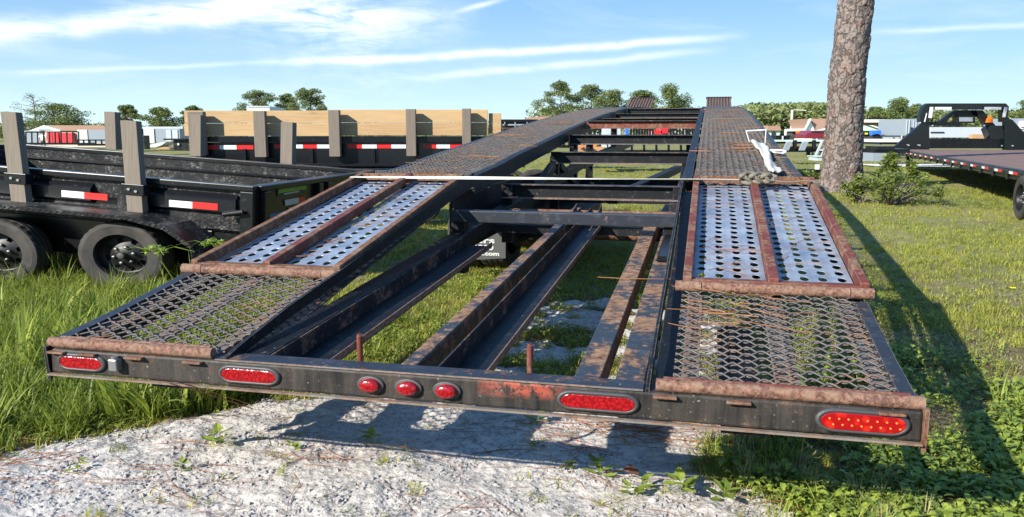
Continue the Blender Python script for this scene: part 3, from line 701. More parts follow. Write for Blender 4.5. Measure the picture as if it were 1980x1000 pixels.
# ------------------------------------------------------------------ straps
def ribbon_obj(name, pts, hw, th, mat, label, cat):
    m = MB(); m.strip(pts, hw, th); o = m.build(name, mat, None); return tag(o, label, cat)
zt = rp(2.62)+.042
m = MB()
A_, B_ = TW(-SO+.005, 2.60, rp(2.6)+.040), TW(SI+.37, 2.63, rp(2.63)+.046)
fw = Vector((math.sin(PSI), math.cos(PSI), .08))*.016
npt = 24; pts = []; ws = []
for i in range(npt+1):
    u = i/npt; p = A_.lerp(B_, u); p.z -= .006*math.sin(math.pi*u) if False else 0; pts.append(p); ws.append(fw*(1+.06*math.sin(u*40))+Vector((0, 0, .006*math.sin(u*5))))
m.strip(pts, ws, .003); o = m.build('tie_down_strap', 'strap_white'); tag(o, 'taut cream webbing strap stretched across the gap between both perforated ramps', 'strap')
m = MB(); C_, D_ = TW(SI+.46, 2.62, rp(2.62)+.048), TW(SO+.012, 2.60, rp(2.6)+.045)
pts = []; ws = []
for i in range(13):
    u = i/12; p = C_.lerp(D_, u)+Vector((0, 0, .006*math.sin(u*9))); pts.append(p); ws.append(Vector((.0, .026, .004*math.sin(u*7)))*(1 if u < .9 else .8))
m.strip(pts, ws, .006)
pts = [D_+Vector((0, -.02+.004*i, -.012*i)) for i in range(5)]; m.strip(pts, [Vector((.022, 0, 0))]*5, .004)
sg = m.build('knotted_strap', 'strap_grey'); tag(sg, 'dirty grey strap tied in a bulky knot on top rail of right ramp', 'strap')
for cx, rr in ((.40, .050), (.455, .046), (.51, .036)):
    m = MB(); pc = TW(SI+cx, 2.61, rp(2.61)+.062)
    pts = [pc+Vector((rr*1.0*math.cos(a)+.010*math.sin(2*a), .022*math.sin(3*a+cx*9), rr*.62*math.sin(a))) for a in np.linspace(0, 6.28, 17)]
    m.tube(pts, [.013+.003*math.sin(i*2.1) for i in range(17)], 8)
    pts = [pc+Vector((rr*.7*math.cos(a+1), .02*math.cos(a), rr*.55*math.sin(a*1.0))) for a in np.linspace(0, 6.0, 13)]
    m.tube(pts, .011, 6); m.build('knot_loop', 'strap_grey', sg, True)
# crumpled strap lying on the right runway
def on_run(px, py):
    r = ray(px, py)
    for kk in np.arange(3, 30, .01):
        q = np.array([0, 0, CAMH])+r*kk/r[1]; d = q[:2]-T0; s = d[0]*math.cos(PSI)-d[1]*math.sin(PSI); t = d[0]*math.sin(PSI)+d[1]*math.cos(PSI)
        if t > 2.5 and q[2] < prof(t)+.022: return Vector(q)
    return Vector(q)
EDG = [((1449, 275), (1479, 283)), ((1460, 288), (1487, 288)), ((1468, 296), (1489, 295)), ((1475, 306), (1492, 304)), ((1478, 317), (1496, 314)), ((1481, 326), (1501, 322)), ((1487, 334), (1508, 330)), ((1495, 342), (1515, 339))]
m = MB(); ee = [(on_run(*a)+Vector((0, 0, .012)), on_run(*b_)+Vector((0, 0, .012))) for a, b_ in EDG]; V = []; cols = 6
for i in range(len(ee)-1):
    for q in range(5):
        u = q/5; a, b_ = ee[i][0].lerp(ee[i+1][0], u), ee[i][1].lerp(ee[i+1][1], u); row = i*5+q
        for j in range(cols+1): w_ = j/cols; p = a.lerp(b_, w_); p.z += .010*math.sin(w_*7+row*.22)+.006*math.sin(row*.8+w_*2)+.012*(0 < j < cols); V.append(tuple(p))
nr = (len(ee)-1)*5; m.add(V, [(r_*(cols+1)+j, r_*(cols+1)+j+1, (r_+1)*(cols+1)+j+1, (r_+1)*(cols+1)+j) for r_ in range(nr-1) for j in range(cols)])
cs = m.build('crumpled_strap', 'strap_dirty', None, True); so_ = cs.modifiers.new('thick', 'SOLIDIFY'); so_.thickness = .006
tag(cs, 'crumpled white webbing strap lying on the right mesh runway behind the knot', 'strap')
b0, b1 = on_run(1449, 275), on_run(1479, 280); h0, h1 = b0+Vector((-.02, .05, .10)), b1+Vector((.02, .05, .13))
m = MB(); m.tube([h0, h1], .007, 8); m.tube([b0, h0], .004, 6); m.tube([b1, h1], .004, 6); m.build('ratchet_handle', 'white_panel', cs, True)
m = MB(); q0 = on_run(1484, 293); Yq = q0.y-.05
pts = [P(px, py, Yq-.02*i) for i, (px, py) in enumerate(((1480, 292), (1495, 291.5), (1510, 291), (1518, 292.5), (1519, 296), (1512, 298), (1500, 296.5), (1494, 295)))]
m.strip(pts, [Vector((.0, .03, .004))]*8, .010); m.build('strap_loop', 'strap_white', cs, True)

# ------------------------------------------------------------------ near dump trailer (left)
def frame(name, loc, rz, ry, label, cat, group=None):
    o = empty(name, loc, label, cat, group); o.rotation_euler = (0, ry, rz)
    M_ = Matrix.Translation(loc) @ Matrix.Rotation(rz, 4, 'Z') @ Matrix.Rotation(ry, 4, 'Y'); Mi = M_.inverted()
    def hit(px, py, yl):
        """local x, z where the pixel's ray meets the local plane y = yl"""
        o_ = Mi @ Vector((0, 0, CAMH)); d = Mi.to_3x3() @ Vector(ray(px, py)); k = (yl-o_.y)/d.y; q = o_+d*k; return q.x, q.z
    return o, M_, Mi, hit
dump, DM, DMi, dl = frame('dump_trailer', (-2.22, 6.9, 0), R(-9.5), R(3.7), 'black tandem axle dump trailer with weathered wooden stakes, nearest on the left', 'trailer')
DW = 3.0; DL_ = -4.9
ztop = dl(484, 359, 0)[1]
zr0 = ztop; zbot = dl(490, 455, 0)[1]
def bar(name, x0, x1, y0, y1, z0, z1, mat, par, bev=.004): return MB().box(x0, x1, y0, y1, z0, z1).build(name, mat, par, bevel=bev)
bar('side_panel', DL_, -.04, .0, .03, zbot+.02, zr0-.05, 'scratched_black', dump)
bar('side_panel', DL_, -.04, DW-.03, DW, zbot+.02, zr0-.05, 'scratched_black', dump)
bar('front_panel', DL_-.03, DL_, 0, DW, zbot+.02, zr0-.02, 'scratched_black', dump)
bar('floor_panel', DL_, -.04, .03, DW-.03, zbot, zbot+.02, 'scratched_black', dump)
bar('top_rail', DL_, .0, -.05, .045, zr0-.05, zr0, 'black_gloss_paint', dump, .008)
bar('top_rail', DL_, .0, DW-.045, DW+.05, zr0-.05, zr0, 'black_gloss_paint', dump, .008)
m = MB(); zz = zr0-.15
m.add([(DL_, DW-.03, zz), (-.05, DW-.03, zz), (-.05, DW-.07, zz-.02), (DL_, DW-.07, zz-.02), (DL_, DW-.03, zz-.03), (-.05, DW-.03, zz-.03)], [(0,1,2,3),(3,2,5,4)])
m.build('wall_ridge', 'black_gloss_paint', dump)
z2 = dl(240, 371, -.04)[1]
m = MB()   # folded ledge on the outer side
for i, x0 in enumerate((-4.3, -2.93, -1.56, -.98)):
    pass
for x0, x1 in ((-4.85, -3.1), (-2.62, -1.52), (-1.20, -.16)):
    m = MB(); m.add([(x0, 0, z2+.05), (x1, 0, z2+.05), (x1, -.055, z2+.0), (x0, -.055, z2+.0), (x0, -.055, z2-.10), (x1, -.055, z2-.10), (x0, 0, z2-.13), (x1, 0, z2-.13)],
                    [(0,1,2,3),(3,2,5,4),(4,5,7,6),(0,3,4,6),(1,7,5,2)]); lg = m.build('side_ledge', 'black_gloss_paint', dump)
for (xa, ya), (xb, yb), mt in (((119, 368), (163, 384), 'reflect_white'), ((163, 372), (208, 388), 'reflect_red'), ((327, 387), (372, 403), 'reflect_white'), ((372, 391), (421, 406), 'reflect_red')):
    x0, z1 = dl(xa, ya, -.058); x1, _ = dl(xb, yb, -.058); x_, zc = dl((xa+xb)/2, (ya+yb)/2, -.058)
    bar('reflective_tape', x0, x1-.001, -.059, -.0552, zc-.028, zc+.028, mt, dump, 0)
# vertical ribs, corner post
for x in (-.09, -2.9): bar('corner_post', x-.03, x+.09, -.056, -.002, zbot-.12, zr0-.052, 'black_gloss_paint', dump, .006)
# rear gate
bar('tailgate', -.04, -.005, .03, DW-.03, zbot+.02, zr0-.05, 'black_gloss_paint', dump)
bar('rear_top_rail', -.07, .03, .046, DW-.046, zr0-.05, zr0, 'black_gloss_paint', dump, .008)
for y in (.12, 1.30, 1.52, 2.85): bar('gate_post', -.003, .05, y-.05, y+.05, zbot-.1, zr0-.052, 'black_gloss_paint', dump, .006)
m = MB(); m.add([(.0, .2, zbot+.16), (.0, DW-.2, zbot+.16), (.05, DW-.2, zbot+.10), (.05, .2, zbot+.10), (.05, DW-.2, zbot), (.05, .2, zbot)], [(0,1,2,3),(3,2,4,5)]); m.build('rear_apron', 'black_gloss_paint', dump)
def rearhit(px, py, xl=.005):
    o_ = DMi @ Vector((0, 0, CAMH)); d = DMi.to_3x3() @ Vector(ray(px, py)); k = (xl-o_.x)/d.x; q = o_+d*k; return q.y, q.z
def rearpanel(name, pix, mat, xo=.006, par=dump):
    q = [rearhit(*p) for p in pix]; m = MB(); m.hexa([(xo, a, c) for a, c in q], [(xo+.003, a, c) for a, c in q]); return m.build(name, mat, par)
rearpanel('sticker_backing', [(537, 380), (592, 369), (592, 352), (537, 360)], 'sticker_navy', .0)
rearpanel('green_sticker', [(538, 374), (592, 366), (592, 355.5), (538, 362)], 'green_sticker', .004)
rearpanel('sticker_print', [(549, 376.5), (578, 371.5), (578, 369.3), (549, 374)], 'print_white', .004)
rearpanel('licence_plate', [(560, 410), (573, 405), (572, 399), (558, 402)], 'cream_plate', .004)
rearpanel('rear_decal', [(552, 398), (577, 393), (577, 382), (550, 387)], 'cream_plate', .004)
rearpanel('rear_decal', [(577.3, 393), (590, 390.5), (590, 379), (577.3, 382)], 'reflect_red', .004)
rearpanel('reflective_tape', [(597, 392), (608, 390), (608, 381), (597, 384)], 'reflect_white', .0)
# fender
fz = dl(150, 409, -.42)[1]
m = MB(); path = [(-5, fz), (-.93, fz), (-.60, fz-.055), (-.36, fz-.19), (-.33, fz-.34)]
V = []; Fc = []
for x, z in path: V += [(x, .0, z), (x, -.42, z), (x, -.42, z-.035), (x, -.41, z-.035), (x, -.41, z-.008), (x, .0, z-.008)]
for i in range(len(path)-1):
    for j in range(6): Fc.append((i*6+j, i*6+(j+1) % 6, i*6+6+(j+1) % 6, i*6+6+j))
m.add(V, Fc); fd = m.build('fender', 'scratched_black', dump)
m = MB(); 
for x, z in [(-4.6+.055*i, fz) for i in range(67)]+[(-.93+.05*i, fz-.0083*i) for i in range(7)]+[(-.60+.035*i, fz-.055-.0195*i) for i in range(7)]+[(-.36+.005*i, fz-.19-.024*i) for i in range(6)]:
    m.beam((x, -.424, z-.032), (x+.03, -.424, z-.008), .003, .004)
m.build('tread_edge', 'rim_black', fd)
bar('chassis_rail', DL_, -.1, .05, .15, zbot-.14, zbot-.001, 'black_gloss_paint', dump); bar('chassis_rail', DL_, -.1, DW-.15, DW-.05, zbot-.14, zbot-.001, 'black_gloss_paint', dump)
bar('inner_fender', DL_, -.42, .03, .05, .12, zbot-.001, 'gloss_black', dump)
for px, py, Y, k_ in ((223, 497, 6.72, 1.04), (-24, 493, 6.9, 1.09)):
    w = P(px, py, Y); l = DMi @ w; l.y = -.20
    t = wheel(dump, tuple(l), .375*k_, .284*k_, .22, R(-90+4), 1, nuts=6)
    tag(t, None)
for x in (-1.0, -2.1):
    MB().tube([(x, .0, .30), (x, DW, .30)], .04, 10).build('axle', 'dark_void', dump)
    wheel(dump, (x, DW+.1, .30), .375, .284, .22, R(90), 1, hub=False)
# latch handle and safety chain hook on the side
m = MB(); m.tube([dl(432, 415, -.09)[:1]+(-.09,)+dl(432, 415, -.09)[1:], dl(470, 410, -.09)[:1]+(-.09,)+dl(470, 410, -.09)[1:]], .022, 8); m.build('latch_handle', 'black_paint', dump, True)
# stakes
def stake(px0, px1, ytop, ybot, yl, lean, d=.10, par=dump, hit=dl, mat='weathered_wood', yb=None, lab=None, bracket=True):
    xa, zt_ = hit(px0, ytop, yl); xb, _ = hit(px1, ytop, yl); _, zb = hit((px0+px1)/2, ybot, yl)
    h = zt_-zb; w = xb-xa
    m = MB(); s = lean
    m.hexa([(xa+s, yl, zb), (xb+s, yl, zb), (xb+s, yl+d, zb), (xa+s, yl+d, zb)], [(xa, yl, zt_), (xb, yl, zt_+.006), (xb, yl+d, zt_), (xa, yl+d, zt_+.004)])
    o = m.build('wooden_stake', mat, par, bevel=.004)
    if lab: tag(o, lab)
    if bracket:
        zc = hit((px0+px1)/2, yb, yl)[1]; xs = s*(zt_-zc)/h
        m = MB(); m.box(xa+xs-.03, xb+xs+.03, yl-.014, yl-.002, zc-.045, zc+.045); m.box(xb+xs+.012, xb+xs+.03, yl-.002, yl+d, zc-.045, zc+.045); br = m.build('stake_bracket', 'black_gloss_paint', o, bevel=.003)
        m = MB()
        for q in (.3, .75): m.cyl((xa+xs+w*q, yl-.02, zc+.012-.03*q), 'y', .014, .011, .012, 10)
        m.build('bolt', 'chrome', br)
    return o
stake(0, 30, 216, 390, -.17, .075, lab='taller weathered stake at the left picture edge', yb=344, d=.08)
stake(232, 263, 233, 412, -.17, .055, yb=366, d=.08, lab='second weathered stake, bolted above the rear wheel')
stake(201, 222, 216, 289, DW-.0, .01, bracket=False, d=.12); stake(543, 566, 236, 318, DW-.0, .0, bracket=False, d=.12); stake(368, 388, 222, 302, DW-.0, .0, bracket=False, d=.12)

# ------------------------------------------------------------------ trailer with tall pine side boards, behind
BY = 12.0
bt = empty('board_sided_trailer', tuple(P(650, 400, BY).xy)+(0,), 'black dump trailer with tall new pine side boards and grey stakes, behind the near one', 'trailer')
O_ = Vector(bt.location)
def bl(px, py, y=BY): q = P(px, py, y)-O_; return q
def brect(name, x0, y0, x1, y1, y, d, mat, par=bt, bev=.004, off=(0, 0, 0)):
    a, c = bl(x0, y1, y), bl(x1, y0, y); return MB().box(a.x, c.x, a.y+.001, a.y+d, a.z, c.z).build(name, mat, par, bevel=bev)
for i, (a, c) in enumerate(((357, 640), (640, 944))):
    dy = -.0 if i == 0 else 0
    for r, (t, bm_) in enumerate(((214-i*2, 238.3-i*1.5), (238.8-i*1.5, 263-i*1))):
        brect('side_board', a, t, c-.7, bm_, BY, .05, 'new_pine_board')
for r, (t, bm_) in enumerate(((219, 238.2), (238.8, 258.5))): brect('side_board', 945, t, 969, bm_, BY+.06, .05, 'new_pine_board')
for a, c, t, bb in ((367, 392, 216, 300), (493, 511, 215, 304), (637, 655, 213, 303), (786, 803, 211, 302), (894, 910, 210, 292)):
    brect('wooden_stake', a, t, c, bb, BY-.19, .12, 'weathered_wood')
brect('top_rail', 392, 263.5, 975, 275, BY-.06, .14, 'black_gloss_paint')
brect('side_panel', 380, 275.5, 985, 320, BY, .05, 'gloss_black')
brect('side_panel', 390, 320.5, 980, 352, BY+.12, .05, 'scratched_black')
brect('lower_rail', 380, 316, 985, 322, BY-.05, .05, 'black_gloss_paint')
for a, c in ((392, 490), (530, 641), (672, 785), (818, 896)):
    n = 4 if c-a > 100 else 3; w = (c-a)/n
    for j in range(n): brect('reflective_tape', a+w*j, 279+(0 if a > 500 else 2), a+w*(j+1)-.3, 287+(0 if a > 500 else 2), BY-.013, .010, 'reflect_red' if j % 2 == 0 else 'reflect_white', bev=0)
for a in (470, 600, 720, 850): brect('rib', a, 288, a+5, 316, BY-.04, .038, 'black_gloss_paint')
brect('fender', 560, 329, 930, 335, BY-.5, .5, 'scratched_black')
m = MB()
for j in range(70):
    q = bl(700+2.9*j, 332, BY-.5); m.box(q.x, q.x+.012, q.y-.006, q.y-.001, q.z-.015, q.z+.02)
m.build('tread_edge', 'steel', bt)
for px in (640, 800):
    q = bl(px, 380, BY-.3); q.z = .30; wheel(bt, tuple(q), .4, .3, .24, R(-90), 1, nuts=6)
for y_, n_ in ((BY+2.9, 'side_panel'),): brect(n_, 430, 270, 900, 330, y_, .05, 'gloss_black')
brect('rear_frame', 975, 240, 982, 322, BY-.02, .3, 'black_gloss_paint')
# leaf clump growing past the corner of the board trailer is part of a shrub below

# black trailer whose nose shows right of the boards
Y2 = 17.0
def worldbox(name, x0, y0, x1, y1, Y, d, mat, par, bev=.0, org=None):
    a, c = P(x0, y1, Y)-org, P(x1, y0, Y)-org; return MB().box(a.x, c.x, a.y, a.y+d, a.z, c.z).build(name, mat, par, bevel=bev)
def thing(name, px, Y, label, cat, group=None):
    g = P(px, 300, Y); return empty(name, (g.x, g.y, 0), label, cat, group)
t2 = thing('utility_trailer', 1000, Y2, 'black trailer frame peeking out right of the pine boards', 'trailer'); oo = Vector(t2.location)
worldbox('side_panel', 968, 236, 1046, 262, Y2, .08, 'scratched_black', t2, org=oo); worldbox('side_rail', 968, 231, 1040, 236, Y2-.06, .1, 'black_gloss_paint', t2, org=oo)
worldbox('side_rail', 972, 240, 1046, 243, Y2-.06, .05, 'grey_panel', t2, org=oo); worldbox('chassis', 960, 262, 1060, 275, Y2, 2.5, 'black_paint', t2, org=oo)
for a in (975, 995, 1018): worldbox('post', a, 236, a+2, 262, Y2-.07, .06, 'grey_panel', t2, org=oo)
for a in (985, 1035): q = P(a, 290, Y2)-oo; q.z = .28; wheel(t2, tuple(q), .38, .28, .2, R(-90), 1, hub=False)

# ------------------------------------------------------------------ gooseneck flatbed (right)
gA = G(1980, 329, .70); gB = G(1738, 289, .70); gdir = (gB-gA).normalized(); gang = math.atan2(gdir.y, gdir.x)
goose = empty('gooseneck_flatbed_trailer', (gB.x, gB.y, 0), 'black gooseneck flatbed trailer with worn brown deck parked beyond the pine', 'trailer', rz=gang-math.pi/2)
GM = Matrix.Translation((gB.x, gB.y, 0)) @ Matrix.Rotation(gang-math.pi/2, 4, 'Z'); GMi = GM.inverted()
# local: x across to the right, y forward (away), origin at far left deck corner
GL = (gB-gA).length+7
GW = 4.2
for j in range(14):
    x0 = .08+(GW-.16)*j/14; bar('deck_board', x0, x0+(GW-.16)/14-.012, -GL, -.05, .665, .70+.004*(j % 2), 'deck_boards', goose, 0)
bar('side_rail', -.02, .07, -GL, 0, .52, .695, 'scratched_black', goose, .006); bar('side_rail', GW-.07, GW+.02, -GL, 0, .52, .695, 'scratched_black', goose, .006)
bar('rub_rail', -.07, -.021, -GL, 0, .60, .665, 'scratched_black', goose, .006)
bar('main_beam', .9, 1.1, -GL, 0, .34, .66, 'black_paint', goose); bar('main_beam', GW-1.1, GW-.9, -GL, 0, .34, .66, 'black_paint', goose)
for j in range(16):
    y = -.4-j*1.15; bar('stake_pocket', -.05, -.022, y-.06, y+.06, .50, .598, 'black_gloss_paint', goose)
    bar('reflective_tape', -.0755, -.0712, y-.85, y-.55, .61, .655, 'reflect_red', goose, 0); bar('reflective_tape', -.0755, -.0712, y-.54, y-.28, .61, .655, 'reflect_white', goose, 0)
    bar('underside_bearer', .08, GW-.08, y-.05, y+.05, .56, .66, 'black_paint', goose)
w = GMi @ P(1990, 382, 12.3)
for k_ in (0, -1.15): wheel(goose, (w.x+.0, w.y+k_, .335), .42, .335, .25, 0, -1, nuts=8); wheel(goose, (GW-.2, w.y+k_, .335), .42, .335, .25, 0, 1, hub=False)
bar('axle', .1, GW-.2, w.y-.04, w.y+.04, .3, .38, 'dark_void', goose)
bar('landing_leg', .15, .35, -1.3, -1.1, .03, .52, 'black_paint', goose); bar('landing_leg', GW-.35, GW-.15, -1.3, -1.1, .03, .52, 'black_paint', goose)
# neck facing the camera: built square to the picture direction of the deck end
YN = gB.y+.2; ng = Vector((gB.x, gB.y, 0))
def nk(name, pts, d, mat, par, Y=YN, bev=0):
    q = [GMi @ P(px, py, Y) for px, py in pts]; dv = GMi.to_3x3() @ Vector((0, d, 0))
    n = len(q); m = MB(); m.add([tuple(a) for a in q]+[tuple(a+dv) for a in q], [tuple(range(n)), tuple(range(2*n-1, n-1, -1))]+[(i, (i+1) % n, n+(i+1) % n, n+i) for i in range(n)])
    return m.build(name, mat, par, bevel=bev)
nk('neck_side', [(1722, 291), (1797, 291), (1797, 226), (1786, 236)], .15, 'gloss_black', goose)
nk('neck_side', [(1942, 291), (2012, 291), (1958, 232), (1942, 226)], .15, 'gloss_black', goose)
hb = nk('headboard_frame', [(1779, 226), (1786, 206), (1794, 200), (1945, 200), (1951, 206), (1948, 236), (1937, 236), (1937, 212), (1799, 212), (1797, 236), (1778, 236)], .25, 'gloss_black', goose, YN-.1)
for a, c, e, g in ((1808, 207, 1840, 212), (1903, 207, 1936, 212)): nk('reflector', [(a, c), (e, c), (e, g), (a, g)], .01, 'white_panel', hb, YN-.16)
nk('reflector', [(1798, 207), (1805, 207), (1802, 228), (1795, 228)], .01, 'white_panel', hb, YN-.16); nk('reflector', [(1942, 207), (1949, 207), (1944, 227), (1938, 227)], .01, 'white_panel', hb, YN-.16)
nk('reflector', [(1791, 219), (1793, 219), (1789, 236), (1786.5, 236)], .01, 'white_panel', hb, YN-.16)
nk('neck_plate', [(1845, 213), (1900, 213), (1900, 226), (1845, 226)], .1, 'black_gloss_paint', goose, YN+.3)
nk('toolbox', [(1852, 224), (1886, 224), (1886, 238), (1852, 238)], .4, 'gloss_black', goose, YN+.2); nk('toolbox_door', [(1855, 227), (1881, 227), (1881, 235), (1855, 235)], .02, 'grey_panel', goose, YN+.15)
nk('neck_brace', [(1797, 236), (1860, 236), (1860, 243), (1797, 243)], .2, 'black_gloss_paint', goose, YN+.1); nk('neck_brace', [(1886, 213), (1900, 213), (1925, 243), (1905, 243)], .2, 'black_gloss_paint', goose, YN+.1)
nk('neck_brace', [(1815, 236), (1846, 214), (1852, 214), (1824, 240)], .2, 'black_gloss_paint', goose, YN+.12)
nk('winch', [(1908, 250), (1915, 243), (1937, 243), (1941, 255), (1941, 268), (1915, 268)], .4, 'gloss_black', goose, YN)
nk('deck_step', [(1797, 268), (1942, 268), (1942, 287), (1797, 287)], .3, 'black_paint', goose, YN)
nk('orange_light', [(1908, 237), (1920, 237), (1920, 228), (1915, 224), (1910, 230)], .1, 'safety_orange', goose, YN-.02)
for px, py in ((1757, 281), (1778, 281), (1937, 282), (1958, 282), (1803, 243), (1903, 243)):
    q = GMi @ P(px, py, YN-.03); m = MB(); m.cyl(tuple(q), 'y', .035, .03, .04, 8); m.build('bolt', 'chrome', goose)

# ------------------------------------------------------------------ trees
def tree_leaves(blobs, n, size, flat=.6, seedv=0):
    """leaf-sized triangles spread through ellipsoid clumps; blobs: (centre, (rx,ry,rz), weight)"""
    r = np.random.default_rng(seedv); V = []
    wt = np.array([b[2] for b in blobs], float); wt /= wt.sum(); cnt = (wt*n).astype(int)
    for (c, rad, _), k in zip(blobs, cnt):
        d = r.normal(size=(k, 3)); d /= np.linalg.norm(d, axis=1)[:, None]; rr = r.random(k)**.45
        p = np.array(c)+d*rr[:, None]*np.array(rad)
        a = r.normal(size=(k, 3)); b = r.normal(size=(k, 3)); a[:, 2] *= flat; b[:, 2] *= flat
        a /= np.linalg.norm(a, axis=1)[:, None]; b /= np.linalg.norm(b, axis=1)[:, None]; s = size*(.6+.8*r.random(k))[:, None]
        V.append(np.stack([p-a*s*.5, p+b*s*.6, p+a*s*.5], 1))
    V = np.concatenate(V).reshape(-1, 3); return V, np.arange(len(V)).reshape(-1, 3)
tcount = [0]
def far_tree(px, ytop, ybase, wpx, Y, kind, label, group='distant trees'):
    """kind: pine (flat layered clumps on a bare stem), oak (round), bare (thin), bush"""
    tcount[0] += 1; r = random.Random(tcount[0]*13+5)
    base = P(px, ybase, Y); top = P(px, ytop, Y); h = top.z-0; w = wpx*(1.12 if kind == 'pine' else 1.0)/F*Y
    name = {'pine': 'pine_tree', 'oak': 'oak_tree', 'bare': 'sparse_tree', 'bush': 'bush'}[kind]
    root = empty(name, (base.x, base.y, 0), label, 'tree', group)
    m = MB(); bend = r.uniform(-.03, .03)*h; pts = [(bend*(u**2), 0, u*h*.93) for u in (0, .3, .6, .8, 1)]; tr = max(.012*h, w*.018)
    m.tube(pts, [tr*1.3, tr, tr*.8, tr*.55, tr*.25], 7); bl_ = []
    crown0 = {'pine': .36, 'oak': .25, 'bare': .2, 'bush': .05}[kind]
    nb = {'pine': 34, 'oak': 16, 'bare': 26, 'bush': 12}[kind]
    for i in range(nb):
        u = crown0+(1-crown0)*((i+.5)/nb); ang = r.uniform(0, 6.28)
        wf = math.sin(math.pi*min(1, max(.12, (u-crown0)/(1-crown0)*.82+.16)))
        rad = w*.5*wf*(r.uniform(.05, 1.0)**.6); c = (rad*math.cos(ang)+bend*u*u, rad*math.sin(ang)*.8, min(h*(u+.02), h*.95))
        if kind == 'pine': e = (w*r.uniform(.08, .20), w*r.uniform(.10, .20), h*r.uniform(.035, .085))
        elif kind == 'bare': e = (w*.10, w*.10, h*.06)
        else: e = (w*r.uniform(.18, .28), w*r.uniform(.18, .28), h*r.uniform(.09, .14))
        bl_.append((c, e, e[0]*e[2])); z0 = c[2]-h*.07
        m.tube([(bend*u*u, 0, max(.1*h, z0)), (c[0]*.6, c[1]*.6, z0+h*.04), c], [tr*.4, tr*.25, tr*.1], 5)
    if kind in ('oak', 'bush'): bl_.append(((0, 0, h*(.55 if kind == 'oak' else .4)), (w*.33, w*.3, h*(.27 if kind == 'oak' else .38)), w*h*.06))
    m.build('trunk', 'trunk_far', root, True)
    n = {'pine': 8500, 'oak': 9000, 'bare': 1100, 'bush': 2500}[kind]; size = max(.0019*Y, w*.013)*(.8 if kind == 'bare' else 1.15)
    v, f_ = tree_leaves(bl_, n, size, seedv=tcount[0]); rawmesh('crown', v, f_, {'pine': 'pine_foliage', 'oak': 'oak_foliage', 'bare': 'pale_foliage', 'bush': 'oak_foliage'}[kind], root)
    return root
FT = [(72, 180, 262, 105, 120, 'bare', 'tall thin airy tree, palest crown, rising behind the gabled house on the left'),
      (108, 203, 262, 120, 110, 'oak', 'broad dark dense tree right behind the gabled house roof'),
      (38, 234, 262, 34, 100, 'bush', 'low bush left of the white gable'),
      (250, 203, 262, 54, 115, 'pine', 'flat topped pine between the two left wooden stakes'),
      (310, 212, 262, 72, 105, 'oak', 'round leafy tree above the grey enclosed trailers'),
      (377, 206, 262, 46, 120, 'pine', 'small flat pine top above the left end of the pine boards'),
      (505, 176, 262, 92, 125, 'pine', 'wide dark pine above the white box roof behind the boards'),
      (603, 172, 262, 84, 122, 'pine', 'umbrella shaped pine, right one of the pair over the boards'),
      (558, 182, 262, 50, 130, 'pine', 'smaller pine crown squeezed between the pair over the boards'),
      (1083, 158, 262, 84, 120, 'pine', 'tallest pine at the left end of the middle row over the left runway'),
      (1143, 164, 262, 82, 126, 'pine', 'second thin pine in the middle row over the left runway'),
      (1190, 174, 262, 84, 120, 'pine', 'yellowish rounded pine third in the middle row'),
      (1240, 176, 262, 84, 124, 'pine', 'pine behind the left upper flip ramp'),
      (1297, 168, 262, 74, 118, 'oak', 'full yellow green tree at right end of the middle row'),
      (1330, 200, 262, 30, 130, 'bare', 'thin little tree just right of the full yellow green tree'),
      (1735, 194, 262, 76, 118, 'oak', 'green tree standing above the white canopy'),
      (1692, 208, 262, 50, 124, 'pine', 'low pine directly right of the big trunk'),
      (1768, 205, 262, 46, 126, 'oak', 'brownish tree next to the headboard left corner'),
      (1985, 196, 262, 74, 100, 'oak', 'tree cut by the right picture edge above a grey box')]
for a in FT: far_tree(*a)
# distant wood reading as one mass
bl_ = []; r_ = random.Random(3)
for i in range(150):
    px = r_.uniform(1425, 1650); Y = r_.uniform(110, 150); top = r_.uniform(199, 212)+ (6 if px < 1450 else 0); q = P(px, top, Y)
    bl_.append(((q.x, q.y, q.z-1.1), (3.2, 3, 1.3), 1.4)); bl_.append(((q.x, q.y-1, q.z-3.2), (3.4, 3, 1.8), 1.2))
for i in range(110):
    px = r_.choice([r_.uniform(-200, 480), r_.uniform(620, 1420), r_.uniform(1600, 2200)]); Y = r_.uniform(130, 160); q = P(px, r_.uniform(236, 250), Y)
    bl_.append(((q.x, q.y, q.z-1.0), (5, 3, 1.4), 1.2))
for i in range(60):
    px = r_.uniform(1660, 1990); Y = r_.uniform(125, 140); q = P(px, r_.uniform(212, 226), Y); bl_.append(((q.x, q.y, q.z-1.2), (3.6, 3, 1.8), 1.4))
for i in range(90):
    px = r_.choice([r_.uniform(1045, 1345), r_.uniform(1045, 1345), r_.uniform(-60, 215)]); Y = r_.uniform(128, 140); q = P(px, r_.uniform(205, 232) if px > 900 else r_.uniform(232, 248), Y)
    bl_.append(((q.x, q.y, q.z-1.0), (2.6, 2.5, 1.2), .8))
v, f_ = tree_leaves(bl_, 110000, .6, seedv=99); wd = rawmesh('distant_woodland', v, f_, 'wood_foliage'); tag(wd, 'green wood along the horizon behind the yard', 'trees', kind='stuff')

